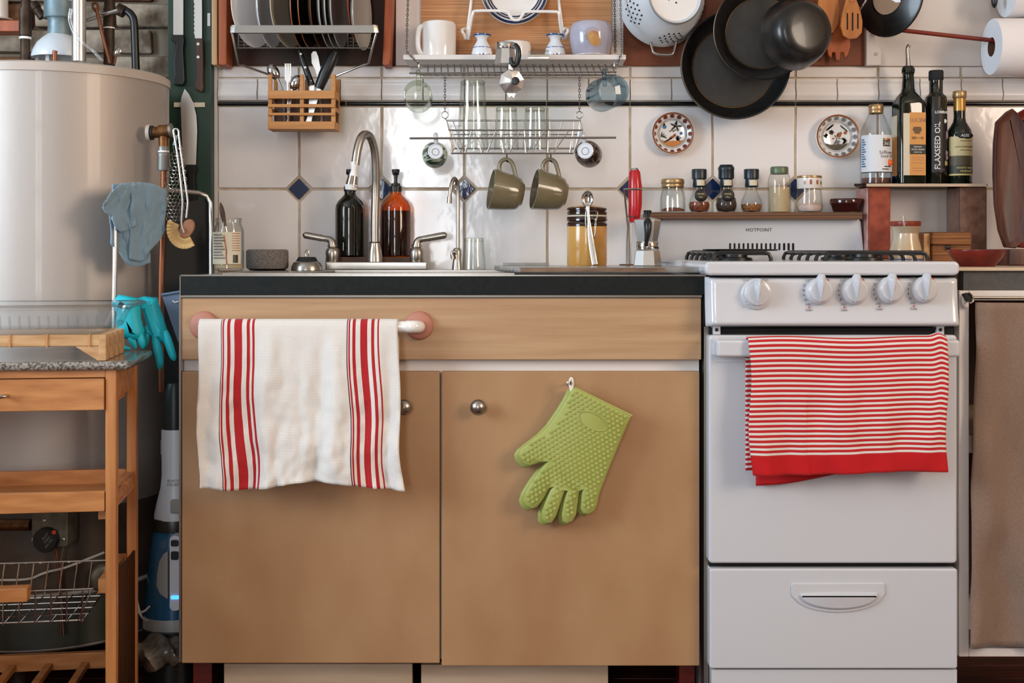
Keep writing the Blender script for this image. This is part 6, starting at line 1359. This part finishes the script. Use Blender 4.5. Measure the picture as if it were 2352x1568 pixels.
# ---------------------------------------------------------------- kitchen cart
cM = Matrix.Translation((X(298, -.845), -.845, 0)) @ Matrix.Rotation(math.radians(7.5), 4, 'Z')
kc = thing('kitchen_cart', 'bamboo kitchen cart with granite top in front of the water heater', 'cart', cM @ Vector((-.27, .13, 0)))
def cbuild(nm, b, m, par=None, **k): return build(nm, b.xf(cM), m, par or kc, **k)
zq = lambda py: Z(py, -.835)
za = zq(828); zb = zq(848)
cbuild('granite_top', B().box(-.55, 0, 0, .262, zb, za), 'granite', bev=.006, seg=3)
XL = -.53
for xx in (-.046, XL):
    for yy in (.012, .226): cbuild('leg', B().box(xx, xx+.02, yy, yy+.022, 0, zb), 'wood_cart_up', bev=.003)
cbuild('top_rail', B().box(XL+.02, -.046, .014, .03, zq(866), zb), 'wood_cart', bev=.001)
dwr = cbuild('drawer', B().box(XL+.02, -.047, .008, .22, zq(940), zq(868)), 'wood_cart', bev=.0015)
hp = [Vector((-.36+.0, 0, zq(905))), Vector((-.36, -.02, zq(905))), Vector((-.21, -.022, zq(904))), Vector((-.205, -.02, zq(904))), Vector((-.205, .008, zq(904)))]
cbuild('handle', B().tube([Vector((-.38, .008, zq(904))), Vector((-.378, -.014, zq(904))), Vector((-.30, -.018, zq(904))), Vector((-.222, -.014, zq(903))), Vector((-.220, .008, zq(903)))], .0035, 10, k=4), 'chrome', dwr)
for xx in (-.044, XL+.002): cbuild('side_apron', B().box(xx, xx+.014, .034, .226, zq(918), zb), 'wood_cart', bev=.001)
ztr, zrl, zrb = Z(1110, -.7), zq(1127), zq(1173)
cbuild('tray_floor', B().box(XL+.01, -.03, .02, .24, .481, .488), 'wood_cart'); cbuild('tray_front', B().box(XL+.02, -.047, .012, .024, zrb, zrl), 'wood_cart', bev=.0015); cbuild('tray_back', B().box(XL+.02, -.047, .234, .246, zrb, Z(1073, -.6)), 'wood_cart', bev=.0015)
b = B().box(-.044, -.032, .034, .226, zrb, .498).box(-.044, -.032, .034, .09, .498, .512).box(-.044, -.032, .17, .226, .498, .512).box(-.044, -.032, .06, .2, .508, .516)
cbuild('tray_side', b, 'wood_cart')
cbuild('runner_block', B().box(-.062, -.046, .03, .06, zq(1196), zq(1177)), 'wood_cart', bev=.001)
# wire drawer basket of the cart
zb0 = .334; wb = cbuild('basket_rim', B().tube([(-.07, .02, zb0), (-.07, .23, zb0), (-.5, .23, zb0), (-.5, .02, zb0)], .002, 8, True), 'chrome')
for i in range(15):
    xx = -.085-i*.028
    cbuild('basket_wire', B().tube([(xx, .23, zb0), (xx-.005, .215, .272), (xx-.008, .04, .268), (xx-.002, .02, zb0)], .0014, 6), 'chrome', wb)
for i in range(5): cbuild('basket_wire', B().tube([(-.09, .045+i*.04, .27), (-.48, .045+i*.04, .27)], .0014, 6), 'chrome', wb)
for q in (.0, .23): cbuild('basket_wire', B().tube([(-.07, .02 if q == 0 else .23, zb0), (-.10, .04 if q == 0 else .215, .27)], .0014, 6), 'chrome', wb)
cbuild('basket_pull', B().box(-.42, -.178, -.01, .018, zb0-.012, zb0+.013), 'wood_cart', bev=.002)
for xx in (-.062, XL+.02): cbuild('runner', B().box(xx, xx+.016, .03, .226, zb0-.012, zb0+.014), 'wood_cart', bev=.001)
for yy in (.0, .225): cbuild('bottom_rail', B().box(XL+.02, -.046, yy+.012, yy+.027, Z(1526, -.6), Z(1489, -.6)), 'wood_cart', bev=.0015)
sl0 = None
for i in range(6):
    xx = -.135-i*.07
    cbuild('bottom_slat', B().box(xx, xx+.014, .02, .24, .118, .130), 'wood_cart', bev=.001)
rp = cbuild('red_strip', B().box(-.335, -.325, -.02, .0, .02, .32), 'wood_red')
# things on / around the cart
zq1 = za
br = thing('bamboo_riser', 'low bamboo rack under the clear baking dish on the cart', 'rack', cM @ Vector((-.2, .1, za)))
zr0, zr1 = zq(794), zq(768)
cbuild('front_rail', B().box(-.5, -.055, .012, .022, zr0, zr1), 'wood_bamboo', br, bev=.002)
for i, xx in enumerate((-.075, -.15, -.215, -.30, -.38)): cbuild('binding', B().box(xx, xx+.003, .010, .024, zr0-.001, zr1+.001), 'wood_light', br)
cbuild('back_rail', B().box(-.5, -.055, .19, .2, zr0, zr1), 'wood_bamboo', br, bev=.002)
for i in range(9): cbuild('top_slat', B().box(-.5, -.06, .026+i*.018, .04+i*.018, zr1-.005, zr1-.001), 'wood_bamboo', br)
for yy in (.012, .06, .11, .16): cbuild('leg_slat', B().box(-.058, -.044, yy, yy+.035, za, zr1), 'wood_bamboo', br, bev=.002)
b = B().add([(-.10, .014, zr0), (-.058, .014, zr0), (-.058, .014, za), (-.10, .022, zr0), (-.058, .022, zr0), (-.058, .022, za)], [(0, 1, 2), (5, 4, 3), (0, 3, 4, 1), (1, 4, 5, 2), (2, 5, 3, 0)]); cbuild('bracket', b, 'wood_bamboo', br)
gd = thing('baking_dish', 'clear ribbed rectangular baking dish on the bamboo rack', 'dish', cM @ Vector((-.2, .1, zr1)))
def rr_ring(x0, x1, y0, y1, z, r, n=6, rib=0):
    o = []
    for cx, cy, a0 in ((x1-r, y1-r, 0), (x0+r, y1-r, PI/2), (x0+r, y0+r, PI), (x1-r, y0+r, 3*PI/2)):
        for i in range(n+1): a = a0+PI/2*i/n; o.append((cx+r*math.cos(a), cy+r*math.sin(a), z))
    return o
def loft(rings, cap0=True, cap1=False):
    b = B(); n = len(rings[0]); vs = [p for r in rings for p in r]; fs = [(j*n+i, j*n+(i+1) % n, (j+1)*n+(i+1) % n, (j+1)*n+i) for j in range(len(rings)-1) for i in range(n)]
    if cap0: fs.append(tuple(range(n)))
    if cap1: fs.append(tuple(range((len(rings)-1)*n, len(rings)*n)))
    return b.add(vs, fs)
zt1 = zq(699); z1_ = zr1
cbuild('dish_wall', loft([rr_ring(-.5, -.06, .02, .20, z1_, .02), rr_ring(-.51, -.045, .012, .208, z1_+.008, .025), rr_ring(-.52, -.028, .004, .216, zt1-.010, .03)]), 'glass_dish', gd, smooth=60)
cbuild('dish_rim', loft([rr_ring(-.52, -.028, .004, .216, zt1-.010, .03), rr_ring(-.54, -.002, -.006, .226, zt1-.007, .035), rr_ring(-.542, 0, -.008, .228, zt1-.003, .035), rr_ring(-.535, -.006, -.003, .223, zt1, .033), rr_ring(-.515, -.032, .008, .212, zt1-.006, .03)], False), 'glass_dish', gd, smooth=60)
for i in range(24): cbuild('rib', B().tube([(-.06-i*.017, .0115, z1_+.010), (-.06-i*.017, .0065, zt1-.020)], .0022, 6), 'glass_dish', gd)
mp = thing('mesh_screen', 'dark metal mesh screen leaning against the cart side', 'screen', (X(280, -.7), -.7, 0))
c0, c1, c2, c3 = (-.741, -.80, .01), (-.752, -.655, .01), (-.752, -.655, Z(1265, -.655)), (-.741, -.80, Z(1316, -.80))
build('mesh_sheet', B().add([c0, c1, c2, c3], [(0, 1, 2, 3)]), 'mesh_metal', mp, thick=.004); build('frame_wire', B().tube([c0, c1, c2, c3], .003, 8, True), 'copper', mp)
for i in range(9):
    t2 = (i+1)/10; a, c = Vector(c0).lerp(Vector(c1), t2), Vector(c3).lerp(Vector(c2), t2); build('mesh_wire', B().tube([a+Vector((.003, 0, 0)), c+Vector((.003, 0, 0))], .0012, 5), 'copper', mp)
# cordless vacuum
yv2 = -.46; vx = 395
vc = thing('hand_vacuum', 'blue and white cordless hand vacuum standing on its charging base', 'vacuum', base(vx, yv2, .02))
def vs(nm, cx, pr, m, n=32): return build(nm, B().lp(cx, yv2, pr, n).map(lambda v: Vector((v.x, yv2+(v.y-yv2)*.8, v.z))), m, vc)
vs('nozzle', 399, [(0, 878), (14, 880), (20, 900), (22, 990), (0, 992)], 'dark_teal')
wb_ = vs('dust_bowl', 399, [(27, 985), (28, 990), (27, 1090), (30, 1120), (38, 1150), (44, 1180), (44, 1190), (0, 1192)], 'vac_white')
build('release_latch', B().pbox(390, 416, 1148, 1180, yv2-.04, yv2-.03), 'vac_grey', wb_, bev=.004); build('side_button', B().pbox(368, 374, 1010, 1045, yv2-.01, yv2+.01), 'vac_grey', wb_, bev=.002)
for i, w_ in enumerate(('BLACK+', 'DECKER')): flat_text(w_, S(9, yv2), 'vac_grey', wb_, 400, 1104+i*9, yv2-.0235)
vs('dark_band', 397, [(0, 1188), (43, 1188), (46, 1200), (46, 1216), (0, 1218)], 'black_plastic')
vb = vs('motor_body', 396, [(0, 1200), (30, 1202), (42, 1214), (50, 1260), (57, 1330), (62, 1400), (62, 1412), (0, 1414)], 'vac_blue')
build('grip_insert', B().pprism([(386, 1265), (374, 1272), (364, 1290), (359, 1320), (358, 1345), (366, 1365), (386, 1379)], yv2-.056, yv2-.03), 'vac_grey', vb, bev=.004)
hs = build('handle_strip', B().pprism(rrect(388, 414, 1230, 1404, 11), yv2-.062, yv2-.03), 'vac_white', vb, bev=.004)
for t, u in ((1240, 1255), (1266, 1286)): build('button', B().pprism(rrect(392, 410, t, u, 4), yv2-.064, yv2-.05), 'dark_teal', hs, bev=.001)
build('charge_light', B().pprism(rrect(392, 411, 1368, 1376, 3), yv2-.064, yv2-.05), 'led_blue', hs)
vs('base_ring', 396, [(0, 1412), (63, 1410), (66, 1420), (66, 1436), (0, 1438)], 'vac_grey')
build('charging_base', B().lathe([(0, 0), (.058, 0), (.060, .02), (.061, Z(1436, yv2)), (0, Z(1436, yv2))], Matrix.Translation((X(396, yv2), yv2, 0)), 32), 'black_plastic', vc)
build('cord', B().ptube([(339, 1425, yv2-.05), (325, 1415, yv2-.06), (316, 1385, yv2-.06), (310, 1350, yv2-.05), (302, 1320, -.5)], yv2, 2.6, 8, k=5).ptube([(344, 1392, yv2-.05), (330, 1404, yv2-.06), (308, 1408, yv2-.05)], yv2, 2.6, 8, k=5), 'cable_white', vc)
pb = build('plastic_bag', B().ell(W(368, 1496, -.54), S(62, -.54), .05, S(34, -.54), 28, 16).map(lambda v: v+Vector((.006*math.sin(v.z*160+v.x*90), .008*math.sin(v.x*130), .007*math.sin(v.x*110+v.y*80)))), 'bag_grey', None, smooth=70); tag(pb, 'crumpled shiny plastic bag on the floor before the vacuum', 'bag')
ca_ = build('power_cable', B().ptube([(-20, 1332, -.57), (60, 1330, -.57), (95, 1318, -.57), (113, 1312, -.56), (150, 1303, -.57), (210, 1280, -.57), (240, 1268, -.57)], -.57, 2.8, 8, k=5), 'cable_white', None); tag(ca_, 'thin white cable looping across the heater base behind the basket', 'cable')
